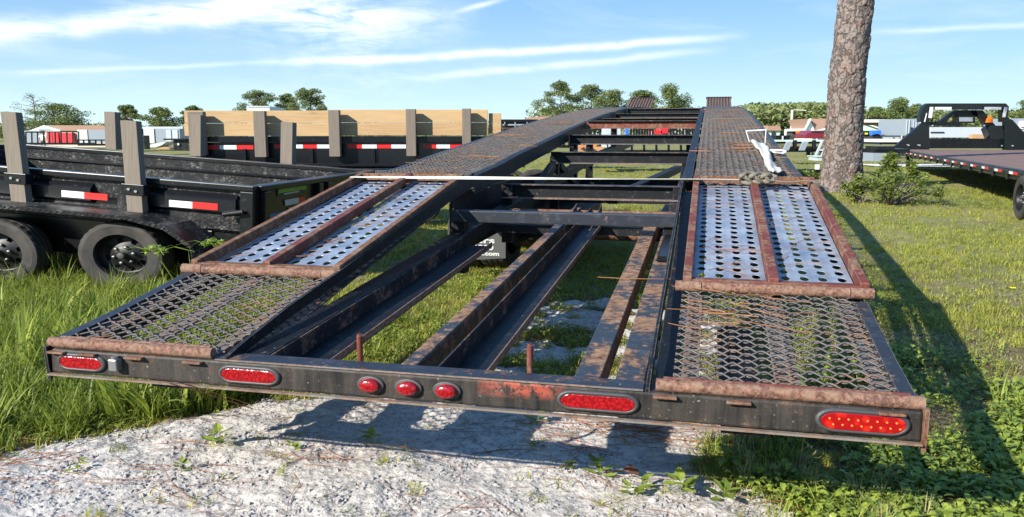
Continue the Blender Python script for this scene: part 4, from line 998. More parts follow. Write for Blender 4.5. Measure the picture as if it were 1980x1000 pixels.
# the big pine
pb = P(1626, 352, 18.5); big = empty('pine_tree', (pb.x, pb.y, 0), 'big scaly barked pine trunk standing beside the right runway', 'tree')
def trunk():
    prof_ = [(-.3, 1586, 1670, 372), (0, 1587, 1668, 350)]
    rows = [(1573, 1682, 380), (1580, 1672, 362), (1588, 1666, 340), (1592, 1665, 310), (1596, 1666, 270), (1600, 1668, 220), (1604, 1671, 160), (1611, 1677, 100), (1617, 1683, 50), (1623, 1689, 0), (1632, 1698, -80), (1648, 1712, -220), (1680, 1730, -480), (1708, 1745, -760)]
    pts = []; rad = []
    for x0, x1, y in rows:
        a, c = P(x0, y, pb.y), P(x1, y, pb.y); pts.append(((a.x+c.x)/2-pb.x, (a.z+c.z)/2)); rad.append((c.x-a.x)/2)
    pts[0] = (pts[0][0], -.1); rad[0] *= 1.1
    zs = np.array([p[1] for p in pts]); xs = np.array([p[0] for p in pts]); rad = np.array(rad)
    nz, na = 420, 120; Z = np.concatenate([np.linspace(zs[0], 4.6, 340), np.linspace(4.65, zs[-1], 80)]); A = np.linspace(0, 2*np.pi, na, endpoint=False)
    ZZ, AA = np.meshgrid(Z, A, indexing='ij'); cx = np.interp(ZZ, zs, xs); rr = np.interp(ZZ, zs, rad)
    # bark plates
    g = np.random.default_rng(5); per = 32; k = (AA/(2*np.pi)*per)
    zz = ZZ*9; best = np.full(ZZ.shape, 9.); sec = best.copy(); val = best.copy()
    wx = (vnoise(k*.6+3, zz*.3)-.5)*1.0; k2 = k+wx
    ci = np.floor(k2/2.2).astype(int); cj = np.floor(zz/1.9).astype(int); jt = g.random((256, 256, 3))
    for di in (-1, 0, 1):
        for dj in (-1, 0, 1):
            ii = (ci+di); jj = cj+dj; J = jt[ii % int(round(per/2.2)), jj & 255]; px_ = (ii+J[..., 0])*2.2; pz_ = (jj+J[..., 1])*1.9
            d = np.hypot(k2-px_, (zz-pz_)*1.0); nb = d < best; sec = np.where(nb, best, np.minimum(sec, d)); val = np.where(nb, J[..., 2], val); best = np.where(nb, d, best)
    edge = np.clip((sec-best)/.42, 0, 1); rr = rr*(1+.0)+(edge**.5*(.4+val))*.034-.03+(fbm(k*1.1, zz*1.3, 3)-.5)*.03
    V = np.stack([cx+rr*np.cos(AA), rr*np.sin(AA), ZZ], 2).reshape(-1, 3)
    i, j = np.meshgrid(np.arange(len(Z)-1), np.arange(na), indexing='ij'); f = np.stack([i*na+j, i*na+(j+1) % na, (i+1)*na+(j+1) % na, (i+1)*na+j], 2).reshape(-1, 4)
    rawmesh('trunk', V, f, 'pine_bark', big, False)
    top = (xs[-1], zs[-1]); m = MB(); bl2 = []; r = random.Random(4)
    for q in range(16):
        a = q*2.4; L = r.uniform(1.6, 3.4); z0 = top[1]-r.uniform(.0, 3.2); x0 = float(np.interp(z0, zs, xs)); e = (x0+L*math.cos(a), L*math.sin(a), z0+r.uniform(.2, 1.2))
        m.tube([(x0, 0, z0), ((x0+e[0])/2, e[1]/2, z0+.2), e], [.12, .08, .03], 6); bl2.append((e, (1.2, 1.2, .5), 1)); bl2.append((((x0+e[0])*.55, e[1]*.6, z0+.5), (.9, .9, .4), .6))
    bl2.append(((top[0], 0, top[1]+.8), (1.3, 1.3, .7), 1)); m.build('limb', 'trunk_far', big, True)
    v, f_ = tree_leaves(bl2, 9000, .22, seedv=12); rawmesh('crown', v, f_, 'pine_foliage', big)
trunk()

# shrub beside the pine, and small weeds
def shrub(name, c, rx, ry, rz, n, size, label, mat='shrub_leaf', seed_=1, cat='shrub', clump=16):
    r = random.Random(seed_); root = empty(name, c, label, cat); m = MB(); bl2 = []
    for i in range(clump):
        a = r.uniform(0, 6.28); rr = r.uniform(.15, .95); z = rz*(.25+.75*r.random()*(1-rr*.5)); e = (rx*rr*math.cos(a), ry*rr*math.sin(a), z*1.0)
        m.tube([(e[0]*.1, e[1]*.1, 0), (e[0]*.6, e[1]*.6, z*.6), (e[0], e[1], z*1.08)], [.014, .009, .004], 5); bl2.append((e, (rx*r.uniform(.10, .26), ry*.2, rz*r.uniform(.12, .26)), 1))
    m.build('stem', 'trunk_far', root); v, f_ = leaves(bl2, n, size, seed_); rawmesh('foliage', v, f_, mat, root); return root
def leaves(blobs, n, size, sd):
    """folded two-triangle leaves"""
    r = np.random.default_rng(sd); V = []; k = n//len(blobs)
    for c, rad, _ in blobs:
        d = r.normal(size=(k, 3)); d /= np.linalg.norm(d, axis=1)[:, None]; p = np.array(c)+d*(r.random(k)**.5)[:, None]*np.array(rad)
        a = r.normal(size=(k, 3)); a[:, 2] = a[:, 2]*.4+.2; a /= np.linalg.norm(a, axis=1)[:, None]; b = np.cross(a, [0, 0, 1.]); b /= np.linalg.norm(b, axis=1)[:, None]+1e-6
        b += r.normal(size=(k, 3))*.35; s = size*(.6+.8*r.random(k))[:, None]
        V.append(np.stack([p, p+a*s*.5+b*s*.28, p+a*s, p+a*s*.5-b*s*.28], 1))
    V = np.concatenate(V).reshape(-1, 3); return V, np.arange(len(V)).reshape(-1, 4)
q = G(1720, 395); shrub('shrub', (q.x, q.y, 0), .95, .7, .66, 3600, .055, 'leafy green shrub growing at the right foot of the big pine', seed_=3, clump=34)
q = G(1665, 392); shrub('shrub', (q.x, q.y, 0), .35, .4, .5, 1300, .07, 'slim leafy shoots close against the right side of the big pine trunk', seed_=4, clump=12)
q = P(1735, 300, 17.5); shrub('sapling', (q.x, q.y, 0), .75, .5, .93, 900, .10, 'light green sapling tips in front of the gooseneck side rail', seed_=6, clump=12)
q = P(1570, 330, 21); shrub('shrub', (q.x, q.y, 0), .9, .8, .35, 2200, .09, 'low leafy shrub left of the pine foot, behind the right runway edge', seed_=7, clump=16)
q = P(955, 285, 11.6); shrub('shrub', (q.x, q.y, 0), .35, .3, 1.2, 900, .07, 'dark thin shrub at the right corner of the pine boards', seed_=8, clump=12)
for i, (px, py, Y, sz) in enumerate(((412, 474, 5.2, .085), (300, 487, 4.8, .075))):
    b0 = P(px, py, Y); g0 = Vector((b0.x+.12, b0.y+.1, 0)); root = empty('sedge_plant', tuple(g0), ['tall sedge with yellow green flower head against the left ramp rail', 'sedge with yellow green flower head in front of the dump trailer wheel'][i], 'plant')
    m = MB(); m.tube([(0, 0, 0), (-.02, -.02, b0.z*.6), tuple(b0-g0)], [.006, .005, .003], 5); m.build('stem', 'grass_tall', root)
    m = MB()
    for j in range(6):
        a = j*1.05+i; m.strip([b0-g0, b0-g0+Vector((.12*math.cos(a), .08*math.sin(a), .03)), b0-g0+Vector((.24*math.cos(a), .16*math.sin(a), .0))], [Vector((.003, .003, 0)), Vector((.003, .003, 0)), Vector((.001, .001, 0))], .001)
    m.build('bract', 'grass_tall', root)
    bb = [((b0-g0)[:][0]+sz*.7*math.cos(k*.9), (b0-g0).y+sz*.5*math.sin(k*.9), (b0-g0).z+.012*(k % 3)) for k in range(7)]
    v, f_ = leaves([(c, (.024, .02, .016), 1) for c in bb], 420, .016, 5+i); rawmesh('flower_head', v, f_, 'sedge_head', root)

# ------------------------------------------------------------------ background yard
def bg(name, label, cat, Y, parts, group=None):
    px = (parts[0][1]+parts[0][3])/2; g = P(px, 270, Y); root = empty(name, (g.x, g.y, 0), label, cat, group); o_ = Vector(root.location)
    for p in parts:
        nm, x0, y0, x1, y1, mat = p[:6]; dy = p[6] if len(p) > 6 else 0; d = p[7] if len(p) > 7 else .6
        a, c = P(x0, y1, Y+dy)-o_, P(x1, y0, Y+dy)-o_; z0 = max(a.z, -.02); MB().box(a.x, c.x, a.y, a.y+d, z0, max(c.z, z0+.02)).build(nm, mat, root)
    return root
def poly(root, name, pts, Y, d, mat):
    o_ = Vector(root.location); q = [P(px, py, Y)-o_ for px, py in pts]; n = len(q); m = MB()
    m.add([tuple(a) for a in q]+[tuple(a+Vector((0, d, 0))) for a in q], [tuple(range(n)), tuple(range(2*n-1, n-1, -1))]+[(i, (i+1) % n, n+(i+1) % n, n+i) for i in range(n)])
    return m.build(name, mat, root)
h = bg('house', 'low house with white gable and long brown roof at far left', 'house', 75, [('wall', 60, 252, 205, 285, 'wall_beige', .5, 8)])
poly(h, 'gable', [(56, 253), (84, 242.5), (116, 252), (116, 254), (56, 255)], 74.6, .5, 'wall_white'); poly(h, 'gable_louvre', [(72, 251), (84, 245), (98, 251)], 74.5, .08, 'light_grey_panel')
poly(h, 'roof', [(84, 242.5), (200, 242.5), (212, 253), (113, 253)], 75, 5, 'roof_brown')
bg('enclosed_trailer', 'white and grey enclosed trailer left of the red doors', 'trailer', 62, [('side_panel', 44, 256, 78, 279, 'grey_panel'), ('front_panel', 34, 254, 44, 279, 'white_panel'), ('roof', 34, 253, 78, 256, 'light_grey_panel', -.05)])
bg('storage_shed', 'shed with bright red double doors under the white gable', 'shed', 66, [('wall', 78, 254, 148, 280, 'wall_beige', .3, 3), ('door', 92, 256, 101, 277, 'red_panel', -.1, .3), ('door', 102, 256, 112, 277, 'red_panel', -.1, .3), ('door', 117, 257, 127, 277, 'red_panel', -.1, .3), ('door', 129, 257, 142, 277, 'red_panel', -.1, .3)])
bg('enclosed_trailer', 'box trailer with white front and long grey side right of the red doors', 'trailer', 58, [('side_panel', 168, 251, 203, 276, 'grey_panel', 0, 2), ('front_panel', 151, 251, 168, 276, 'white_panel', -.05, 2)])
def pipe_rack(label, x0, x1, y0, y1, Y, n, cat='trailer', name='utility_trailer', mat='black_gloss_paint', w=.05):
    g = P((x0+x1)/2, 270, Y); root = empty(name, (g.x, g.y, 0), label, cat); o_ = Vector(root.location)
    for y in (y0, y1): MB().beam(P(x0, y, Y)-o_, P(x1, y, Y)-o_, w, w).build('rail', mat, root)
    for j in range(n+1): x = x0+(x1-x0)*j/n; MB().beam(P(x, y0, Y)-o_, P(x+.5, y1, Y)-o_, w, w).build('upright', mat, root)
    MB().box(P(x0, y1, Y).x-o_.x, P(x1, y1, Y).x-o_.x, 0, 1.5, (P(x0, y1+3, Y)-o_).z, (P(x0, y1, Y)-o_).z).build('bed', 'black_paint', root); return root
pipe_rack('black railed utility trailer in front of the red shed doors', 50, 152, 255, 277, 40, 9)
pipe_rack('low black railed trailer before the long grey box trailer', 150, 208, 271, 279, 34, 5)
bg('enclosed_trailer', 'pale enclosed trailer with white nose between stake and pine boards', 'trailer', 50, [('side_panel', 297, 249, 347, 276, 'grey_panel', 0, 2), ('front_panel', 279, 249, 297, 277, 'white_panel', -.06, 2), ('door', 322, 251, 330, 274, 'light_grey_panel', -.04, .1), ('door', 334, 251, 343, 274, 'light_grey_panel', -.04, .1)])
bg('carport', 'flat grey carport roof behind the pale enclosed trailer', 'shelter', 60, [('roof', 223, 245, 353, 249, 'light_grey_panel', 0, 4), ('post', 226, 249, 229, 282, 'dark_void'), ('back_panel', 228, 249, 282, 280, 'dark_interior', 3), ('post', 350, 249, 353, 282, 'wall_white')])
k_ = bg('covered_boat', 'white tarpaulin covered hull lying below the pale enclosed trailer', 'boat', 40, [('keel', 284, 284, 318, 286, 'white_panel', 0, 1)])
poly(k_, 'cover', [(282, 285), (290, 280), (308, 276), (322, 274), (312, 281), (300, 285)], 39.8, 1.2, 'white_panel')
k_ = bg('dirt_pile', 'orange brown heap of dirt on the grass behind the stakes', 'pile', 36, [('base', 304, 288, 328, 289.5, 'tan_dirt')]); poly(k_, 'heap', [(303, 289), (310, 285.5), (318, 284), (326, 286), (330, 289)], 35.8, .9, 'tan_dirt')
bg('utility_trailer', 'black trailer tongue and frame just left of the pine boards', 'trailer', 24, [('side_panel', 336, 269, 378, 292, 'scratched_black', 0, .4), ('rail', 316, 268, 360, 271, 'black_gloss_paint', -.1, .1), ('bolt', 343, 277, 346, 281, 'white_panel', -.05, .05)])
bg('utility_trailer', 'black trailer side seen between the two left stakes', 'trailer', 26, [('side_panel', 225, 262, 278, 289, 'scratched_black', 0, .4), ('lamp', 228, 271, 230.5, 274, 'white_panel', -.05, .05), ('lamp', 228, 275, 230.5, 277.5, 'white_panel', -.05, .05)])
bg('box_truck', 'white box roof of a truck showing over the pine boards', 'truck', 60, [('cargo_box', 480, 206, 521, 275, 'white_panel', 0, 4), ('roof_trim', 479, 205, 522, 207.5, 'light_grey_panel', -.05, .1)])
h = bg('house', 'tan roofed low building beyond the left runway', 'house', 85, [('wall', 1020, 232, 1062, 280, 'wall_beige', .3, 5)]); poly(h, 'roof', [(1008, 233), (1022, 227), (1060, 225), (1075, 233)], 84.8, 5, 'roof_brown')
# things glimpsed between the crossmembers
bg('storage_container', 'pale blue grey container seen through the crossmembers', 'container', 42, [('side_panel', 1171, 243, 1200, 285, 'light_grey_panel', 0, 2), ('door_bar', 1180, 246, 1181.5, 282, 'grey_panel', -.05, .05), ('door_bar', 1190, 246, 1191.5, 282, 'grey_panel', -.05, .05)])
bg('shelter', 'orange roofed shelter glimpsed under the left runway', 'shelter', 50, [('roof', 1166, 228, 1200, 233, 'orange_cloth', 0, 3), ('post', 1168, 233, 1170, 285, 'dark_void'), ('post', 1196, 233, 1198, 285, 'dark_void')])
bg('barrel', 'blue upright drum among the parked trailers behind the crossmembers', 'barrel', 40, [('drum', 1210, 243, 1216, 262, 'blue_paint', 0, .4), ('lid', 1209.5, 242, 1216.5, 243.5, 'blue_paint', -.02, .44)])
bg('red_machine', 'bright red low vehicle glimpsed through the crossmembers', 'vehicle', 38, [('cab', 1278, 243, 1292, 258, 'red_panel', 0, 1.2), ('bonnet', 1259, 253, 1280, 260, 'red_panel', 0, 1.2), ('wheel', 1262, 259, 1270, 268, 'rubber', -.1, .3), ('wheel', 1280, 259, 1288, 268, 'rubber', -.1, .3), ('lamp', 1257, 255, 1260, 261, 'white_panel', -.05, .1)])
for i, (a, c, y0, y1, Y, lb) in enumerate([(1080, 1160, 246, 283, 30, 'dark trailer row glimpsed left of the pale container through the frame'), (1220, 1262, 247, 268, 33, 'dark trailer behind the red vehicle glimpsed through the frame'), (1296, 1345, 243, 268, 36, 'slatted dark trailer right of the red vehicle glimpsed through the frame'), (1150, 1340, 268, 292, 28, 'long low black flatbed glimpsed under the crossmembers')]):
    pipe_rack(lb, a, c, y0, y1, Y, 8, w=.07)
k_ = bg('planter_rack', 'orange brown clutter on a low trailer glimpsed under the left runway', 'clutter', 27, [('box', 1120, 281, 1140, 293, 'roof_brown', 0, .5), ('box', 1140, 284, 1168, 292, 'tan_dirt', .2, .5), ('post', 1172, 280, 1173.5, 298, 'pole_grey', -.1, .05)])
for x, y, w_, h_ in ((1123, 284, 7, 5), (1137, 282, 10, 6), (1149, 281, 7, 7)): a = P(x, y, 26.8)-Vector(k_.location); MB().cyl(tuple(a), 'y', w_/F*13.5, h_/F*13.5, .3, 9).build('pot', 'orange_cloth', k_)
# right of the runways
h = bg('house', 'small pink roofed house beside the pole, right of the runway crest', 'house', 90, [('wall', 1486, 252, 1509, 275, 'wall_mint', .3, 4), ('window', 1492, 255, 1500, 262, 'glass_dark', .2, .1)]); poly(h, 'roof', [(1482, 252.5), (1486, 243.5), (1508, 243.5), (1511, 252.5)], 90, 4, 'roof_brown')
k_ = empty('utility_pole', tuple(P(1529, 270, 70).xy)+(0,), 'pale slender utility pole standing before the wood', 'pole'); o_ = Vector(k_.location)
MB().tube([(0, 0, 0), P(1532, 213, 70)-o_], .11, 8).build('pole', 'pole_grey', k_); MB().beam(P(1529.5, 249.5, 70)-o_, P(1531.8, 249.5, 70)-o_, .6, .18).build('collar', 'yellow_petal', k_)
MB().beam(P(1537, 212.5, 70)-o_, P(1559, 213.5, 70)-o_, .05, .08).build('lamp_arm', 'pole_grey', k_); MB().beam(P(1531, 213, 70)-o_, P(1538, 212.5, 70)-o_, .05, .05).build('bracket', 'pole_grey', k_)
k_ = bg('shade_tent', 'orange cloth triangle hanging from a dark tent left of the big trunk', 'tent', 48, [('frame', 1530, 252, 1560, 254, 'wall_mint', 0, 1), ('back_panel', 1531, 254, 1545, 268, 'dark_interior', .3, 1)]); poly(k_, 'cloth', [(1538, 253), (1559, 252), (1559, 262), (1549, 268)], 47.8, .2, 'orange_cloth')
k_ = empty('parked_car', tuple(P(1580, 270, 46).xy)+(0,), 'dark red parked car with black wheel arches beside the orange cloth', 'car'); o_ = Vector(k_.location)
def carpoly(pts, Y, d, nm, mat): 
    q = [P(px, py, Y)-o_ for px, py in pts]; n = len(q); MB().add([tuple(a) for a in q]+[tuple(a+Vector((0, d, 0))) for a in q], [tuple(range(n)), tuple(range(2*n-1, n-1, -1))]+[(i, (i+1) % n, n+(i+1) % n, n+i) for i in range(n)]).build(nm, mat, k_, bevel=.04)
carpoly([(1558, 268), (1558, 259), (1564, 257), (1570, 252.5), (1592, 252.5), (1600, 257), (1604, 258), (1604, 268)], 46, 1.8, 'body', 'maroon_paint'); carpoly([(1567, 257.5), (1572, 253.8), (1590, 253.8), (1596, 257.5)], 45.97, .2, 'window', 'glass_dark')
for x in (1568, 1593): a = P(x, 266.5, 45.9)-o_; t = tyre_mesh(.17/.4*.4*2.0, .155*1.2, .2, n=24).build('wheel', 'rubber', k_); t.location = a; t.rotation_euler = (0, 0, R(90)); t.scale = (.8, .6, .8); t.location.z = .18
h = bg('house', 'brown roofed house with white A shaped gable behind the red car', 'house', 62, [('wall', 1558, 249, 1615, 275, 'wall_white', .4, 5)]); poly(h, 'roof', [(1567, 229.5), (1620, 229.5), (1620, 243), (1576, 253)], 62, 5, 'roof_brown'); poly(h, 'gable', [(1566, 231), (1556, 255), (1576, 254)], 61.8, .3, 'wall_white'); poly(h, 'barge_board', [(1568, 229), (1569, 231), (1558, 252), (1556, 252)], 61.5, .3, 'wall_mint'); poly(h, 'eave', [(1570, 254), (1620, 242.5), (1620, 246), (1571, 256.5)], 61.5, .3, 'white_panel')
k_ = bg('flatbed_trailer', 'black flatbed with leaning grey ramps parked left of the big trunk', 'trailer', 27, [('top_rail', 1498, 270.5, 1606, 274, 'wall_mint', 0, .2), ('deck', 1502, 274, 1606, 278, 'black_paint', .1, 2), ('lower_rail', 1500, 284.5, 1606, 287, 'deck_boards', 0, 1.6), ('chassis', 1504, 287, 1606, 294, 'gloss_black', .1, 1.6), ('landing_leg', 1563, 293, 1567, 301, 'black_paint', 0, .2)])
for x in (1523, 1554): poly(k_, 'ramp', [(x, 274), (x+10, 274), (x+2, 291), (x-8, 291)], 26.8, .15, 'grey_panel')
for x in (1536, 1573): poly(k_, 'post', [(x, 271), (x+5, 271), (x+5, 287), (x, 287)], 26.85, .15, 'black_paint')
k_ = bg('utility_trailer', 'dark trailer clutter behind the flatbed, right of the runway', 'trailer', 34, [('side_panel', 1500, 262, 1530, 272, 'black_paint', 0, 1), ('post', 1508, 258, 1511, 278, 'gloss_black', -.1, .1), ('panel', 1512, 263, 1515, 271, 'white_panel', -.1, .1), ('tyre', 1528, 264, 1536, 272, 'rubber', -.1, .2)])
k_ = empty('trailer_tongue', tuple(P(1592, 300, 24).xy)+(0,), 'grey A shaped trailer tongue leaning against the left of the big trunk', 'trailer'); o_ = Vector(k_.location)
for a, c in (((1590, 272), (1576, 303)), ((1598, 280), (1588, 303)), ((1577, 303), (1600, 303)), ((1584, 290), (1598, 290))): MB().beam(P(*a, 22)-o_, P(*c, 22)-o_, .05, .05).build('bar', 'light_grey_panel', k_)
bg('storage_box', 'low pale green box on the ground left of the big trunk', 'box', 20.5, [('body', 1580, 303, 1604, 311, 'light_grey_panel', 0, .6), ('lid', 1579, 302, 1605, 303.5, 'wall_mint', -.03, .66)])
bg('jerry_can', 'small white can beside the left foot of the big trunk', 'can', 20.0, [('body', 1578, 318, 1585, 328, 'white_panel', 0, .1), ('base', 1578, 328, 1587, 334, 'gloss_black', -.02, .15)])
h = bg('house', 'mint green gabled house right of the big trunk', 'house', 58, [('wall', 1655, 262, 1705, 272, 'wall_mint', .4, 3)]); poly(h, 'gable', [(1650, 236), (1664, 236), (1707, 250), (1707, 268), (1650, 268)], 58, 3, 'wall_mint'); poly(h, 'eave', [(1660, 235.5), (1668, 235.5), (1708, 249), (1706, 251)], 57.8, .3, 'white_panel')
bg('open_shelter', 'wide white canopy roof on posts right of the big trunk', 'shelter', 46, [('roof', 1660, 231, 1762, 237, 'white_panel', 0, 4), ('ceiling', 1664, 237, 1745, 241, 'roof_brown', 1, 4), ('post', 1703.5, 237, 1707, 280, 'gloss_black', -.1, .15), ('back_wall', 1702, 243, 1746, 268, 'dark_interior', 3, .2), ('bench', 1708, 262, 1740, 268, 'white_panel', 1, .6), ('beam', 1700, 241, 1733, 244, 'dark_void', .5, .2), ('post', 1744, 237, 1746, 272, 'light_grey_panel', -.1, .15)])
k_ = bg('covered_machine', 'machine under a bright blue tarpaulin before the mint house', 'machine', 42, [('base', 1686, 262, 1704, 268, 'gloss_black', 0, .8)]); poly(k_, 'tarpaulin', [(1684, 262), (1687, 256), (1694, 253), (1704, 252), (1704, 263), (1699, 259), (1690, 260)], 41.9, 1, 'blue_paint')
k_ = bg('tractor', 'small dark tractor with yellow trim right beside the big trunk', 'tractor', 38, [('body', 1668, 260, 1682, 268, 'gloss_black', 0, .8), ('cab', 1673, 253, 1681, 262, 'dark_void', 0, .8), ('trim', 1674, 257, 1678, 260, 'yellow_petal', -.05, .1)])
for x in (1670, 1682): a = P(x, 268, 37.9)-Vector(k_.location); MB().cyl(tuple(a), 'y', .12, .11, .2, 14).build('wheel', 'rubber', k_)
for i, x in enumerate((1750, 1763, 1776)): bg('storage_container', ['grey container nearest the canopy, first of three', 'middle grey container between canopy and headboard', 'grey container touching the headboard corner'][i], 'container', 40+i, [('side_panel', x, 230-i*.3, x+12, 262, 'grey_panel', 0, 3), ('door_bar', x+3, 232, x+4, 260, 'light_grey_panel', -.05, .05), ('door_bar', x+8, 232, x+9, 260, 'light_grey_panel', -.05, .05)], 'row of grey containers')
bg('flatbed_trailer', 'white sided flatbed crossing behind the trunk and neck plate', 'trailer', 34, [('deck', 1700, 269, 1742, 275, 'white_panel', 0, 1.5), ('chassis', 1700, 275, 1790, 279, 'black_paint', .1, 1.5)])
bg('cargo_box', 'white low box on the grass right of the big trunk', 'box', 26, [('body', 1660, 292, 1685, 311, 'white_panel', 0, 1), ('lid', 1660, 290, 1686, 292, 'light_grey_panel', -.05, 1.1)])
k_ = bg('utility_trailer', 'dark trailer nose under the sapling tips right of the white box', 'trailer', 24, [('side_panel', 1688, 296, 1712, 312, 'grey_panel', 0, .8), ('fender', 1696, 283, 1730, 290, 'gloss_black', -.1, .8), ('frame', 1690, 288, 1760, 296, 'gloss_black', .1, .8)])
bg('enclosed_trailer', 'grey box trailer with white louvred unit at the right picture edge', 'trailer', 44, [('side_panel', 1948, 229, 2040, 285, 'grey_panel', 0, 2), ('louvred_unit', 1972, 234, 1995, 262, 'white_panel', -.2, .3)]+[('louvre', 1975, 246+j*4, 1994, 247.5+j*4, 'gloss_black', -.22, .02) for j in range(3)])
bg('enclosed_trailer', 'light grey trailer seen through the gooseneck frame', 'trailer', 40, [('side_panel', 1800, 246, 1906, 266, 'light_grey_panel', 0, 2), ('side_line', 1800, 255, 1826, 257, 'gloss_black', -.05, .05), ('lower_panel', 1880, 260, 1912, 270, 'tan_dirt', -.4, .3)])

# person in a white shirt by the red doors
def person():
    Y = 60.0; f0 = P(84, 281, Y); root = empty('person', (f0.x, f0.y, 0), 'person in white shirt standing beside the red shed doors', 'person')
    H_ = (P(84, 255, Y)).z; s = H_/1.75; sx = s*1.4
    def skin(name, joints, edges, mat):
        me = bpy.data.meshes.new(name); me.from_pydata([(x*sx, y*s, z*s) for x, y, z, r in joints], edges, []); me.update()
        o = link(name, me, mat, root); md = o.modifiers.new('skin', 'SKIN')
        for i, (x, y, z, r) in enumerate(joints): me.skin_vertices[0].data[i].radius = (r*s, r*s)
        me.skin_vertices[0].data[0].use_root = True; o.modifiers.new('sub', 'SUBSURF').levels = 1; return o
    J = [(0,0,.95,.13), (0,0,1.2,.14), (0,0,1.43,.12), (0,0,1.52,.055), (0,-.01,1.66,.10), (.19,0,1.40,.055), (.25,0,1.12,.045), (.24,-.08,.88,.035), (-.19,0,1.40,.055), (-.25,0,1.12,.045), (-.22,-.1,.9,.035),
         (.09,0,.88,.09), (.10,0,.48,.065), (.10,0,.08,.05), (.11,-.12,.04,.04), (-.09,0,.88,.09), (-.11,0,.48,.065), (-.12,0,.08,.05), (-.13,-.12,.04,.04)]
    skin('body', J, [(0,1),(1,2),(2,3),(3,4),(2,5),(5,6),(6,7),(2,8),(8,9),(9,10),(0,11),(11,12),(12,13),(13,14),(0,15),(15,16),(16,17),(17,18)], 'skin')
    skin('shirt', [(0,0,.93,.155), (0,0,1.2,.16), (0,0,1.42,.14), (.2,0,1.40,.075), (.24,0,1.2,.065), (-.2,0,1.40,.075), (-.24,0,1.2,.065)], [(0,1),(1,2),(2,3),(3,4),(2,5),(5,6)], 'shirt_white')
    skin('trousers', [(0,0,.95,.14), (.09,0,.86,.105), (.10,0,.48,.08), (.10,0,.12,.065), (-.09,0,.86,.105), (-.11,0,.48,.08), (-.12,0,.12,.065)], [(0,1),(1,2),(2,3),(0,4),(4,5),(5,6)], 'trousers_dark')
    skin('hair', [(0,.02,1.70,.10), (0,.03,1.74,.08)], [(0,1)], 'hair_dark')
person()

# ------------------------------------------------------------------ ground cover: instanced tufts
def tuft_mesh(kind, r):
    V = []; Fc = []
    def blade(x, y, h, w, lean, ang, seg=3):
        o = len(V); ca, sa = math.cos(ang), math.sin(ang); wx, wy = -sa*w/2, ca*w/2
        for i in range(seg+1):
            u = i/seg; d = lean*u*u; z = h*(u-.25*lean/h*u*u if h > 0 else u); ww = (1-u)**.7 if i < seg else 0
            px, py = x+ca*d, y+sa*d
            if i < seg: V.append((px-wx*ww, py-wy*ww, z)); V.append((px+wx*ww, py+wy*ww, z))
            else: V.append((px, py, z))
        for i in range(seg-1): Fc.append((o+2*i, o+2*i+1, o+2*i+3, o+2*i+2))
        Fc.append((o+2*seg-2, o+2*seg-1, o+2*seg))
    if kind == 'short':
        for _ in range(16): a = r.uniform(0, 6.28); d = r.uniform(0, .04); blade(d*math.cos(a), d*math.sin(a), r.uniform(.015, .05), r.uniform(.003, .006), r.uniform(.01, .05), r.uniform(0, 6.28), 2)
    elif kind == 'dry':
        for _ in range(12): a = r.uniform(0, 6.28); d = r.uniform(0, .05); blade(d*math.cos(a), d*math.sin(a), r.uniform(.006, .03), r.uniform(.0025, .004), r.uniform(.03, .09), r.uniform(0, 6.28), 2)
    elif kind == 'tall':
        for _ in range(12): a = r.uniform(0, 6.28); d = r.uniform(0, .03); blade(d*math.cos(a), d*math.sin(a), r.uniform(.08, .22), r.uniform(.005, .010), r.uniform(.03, .15), r.uniform(0, 6.28), 4)
    elif kind == 'wide':
        for _ in range(7): a = r.uniform(0, 6.28); d = r.uniform(0, .03); blade(d*math.cos(a), d*math.sin(a), r.uniform(.12, .30), r.uniform(.010, .017), r.uniform(.05, .24), r.uniform(0, 6.28), 5)
    elif kind == 'leafy':
        for _ in range(9):
            a = r.uniform(0, 6.28); d = r.uniform(.0, .05); L = r.uniform(.016, .038); z = r.uniform(.008, .05); t = r.uniform(-.3, .5); o = len(V); ca, sa = math.cos(a), math.sin(a); x, y = d*ca, d*sa; w = L*.30
            for u, ww, dz in ((0, 0, 0), (.35, 1, .15), (.7, .8, .15), (1, 0, -.05)):
                px, py, pz = x+ca*L*u, y+sa*L*u, z+L*(t*u+dz)
                V.append((px+sa*w*ww, py-ca*w*ww, pz+w*.25*ww)); V.append((px, py, pz)); V.append((px-sa*w*ww, py+ca*w*ww, pz+w*.25*ww))
            for i in range(3):
                for j in range(2): b_ = o+i*3+j; Fc.append((b_, b_+1, b_+4, b_+3))
    elif kind == 'clod':
        bm = bmesh.new(); bmesh.ops.create_icosphere(bm, subdivisions=1, radius=.012)
        for v in bm.verts: v.co = Vector((v.co.x*r.uniform(.7, 1.3), v.co.y*r.uniform(.7, 1.3), v.co.z*r.uniform(.4, .8)))
        V = [tuple(v.co) for v in bm.verts]; Fc = [tuple(x.index for x in f.verts) for f in bm.faces]; bm.free()
    return V, Fc
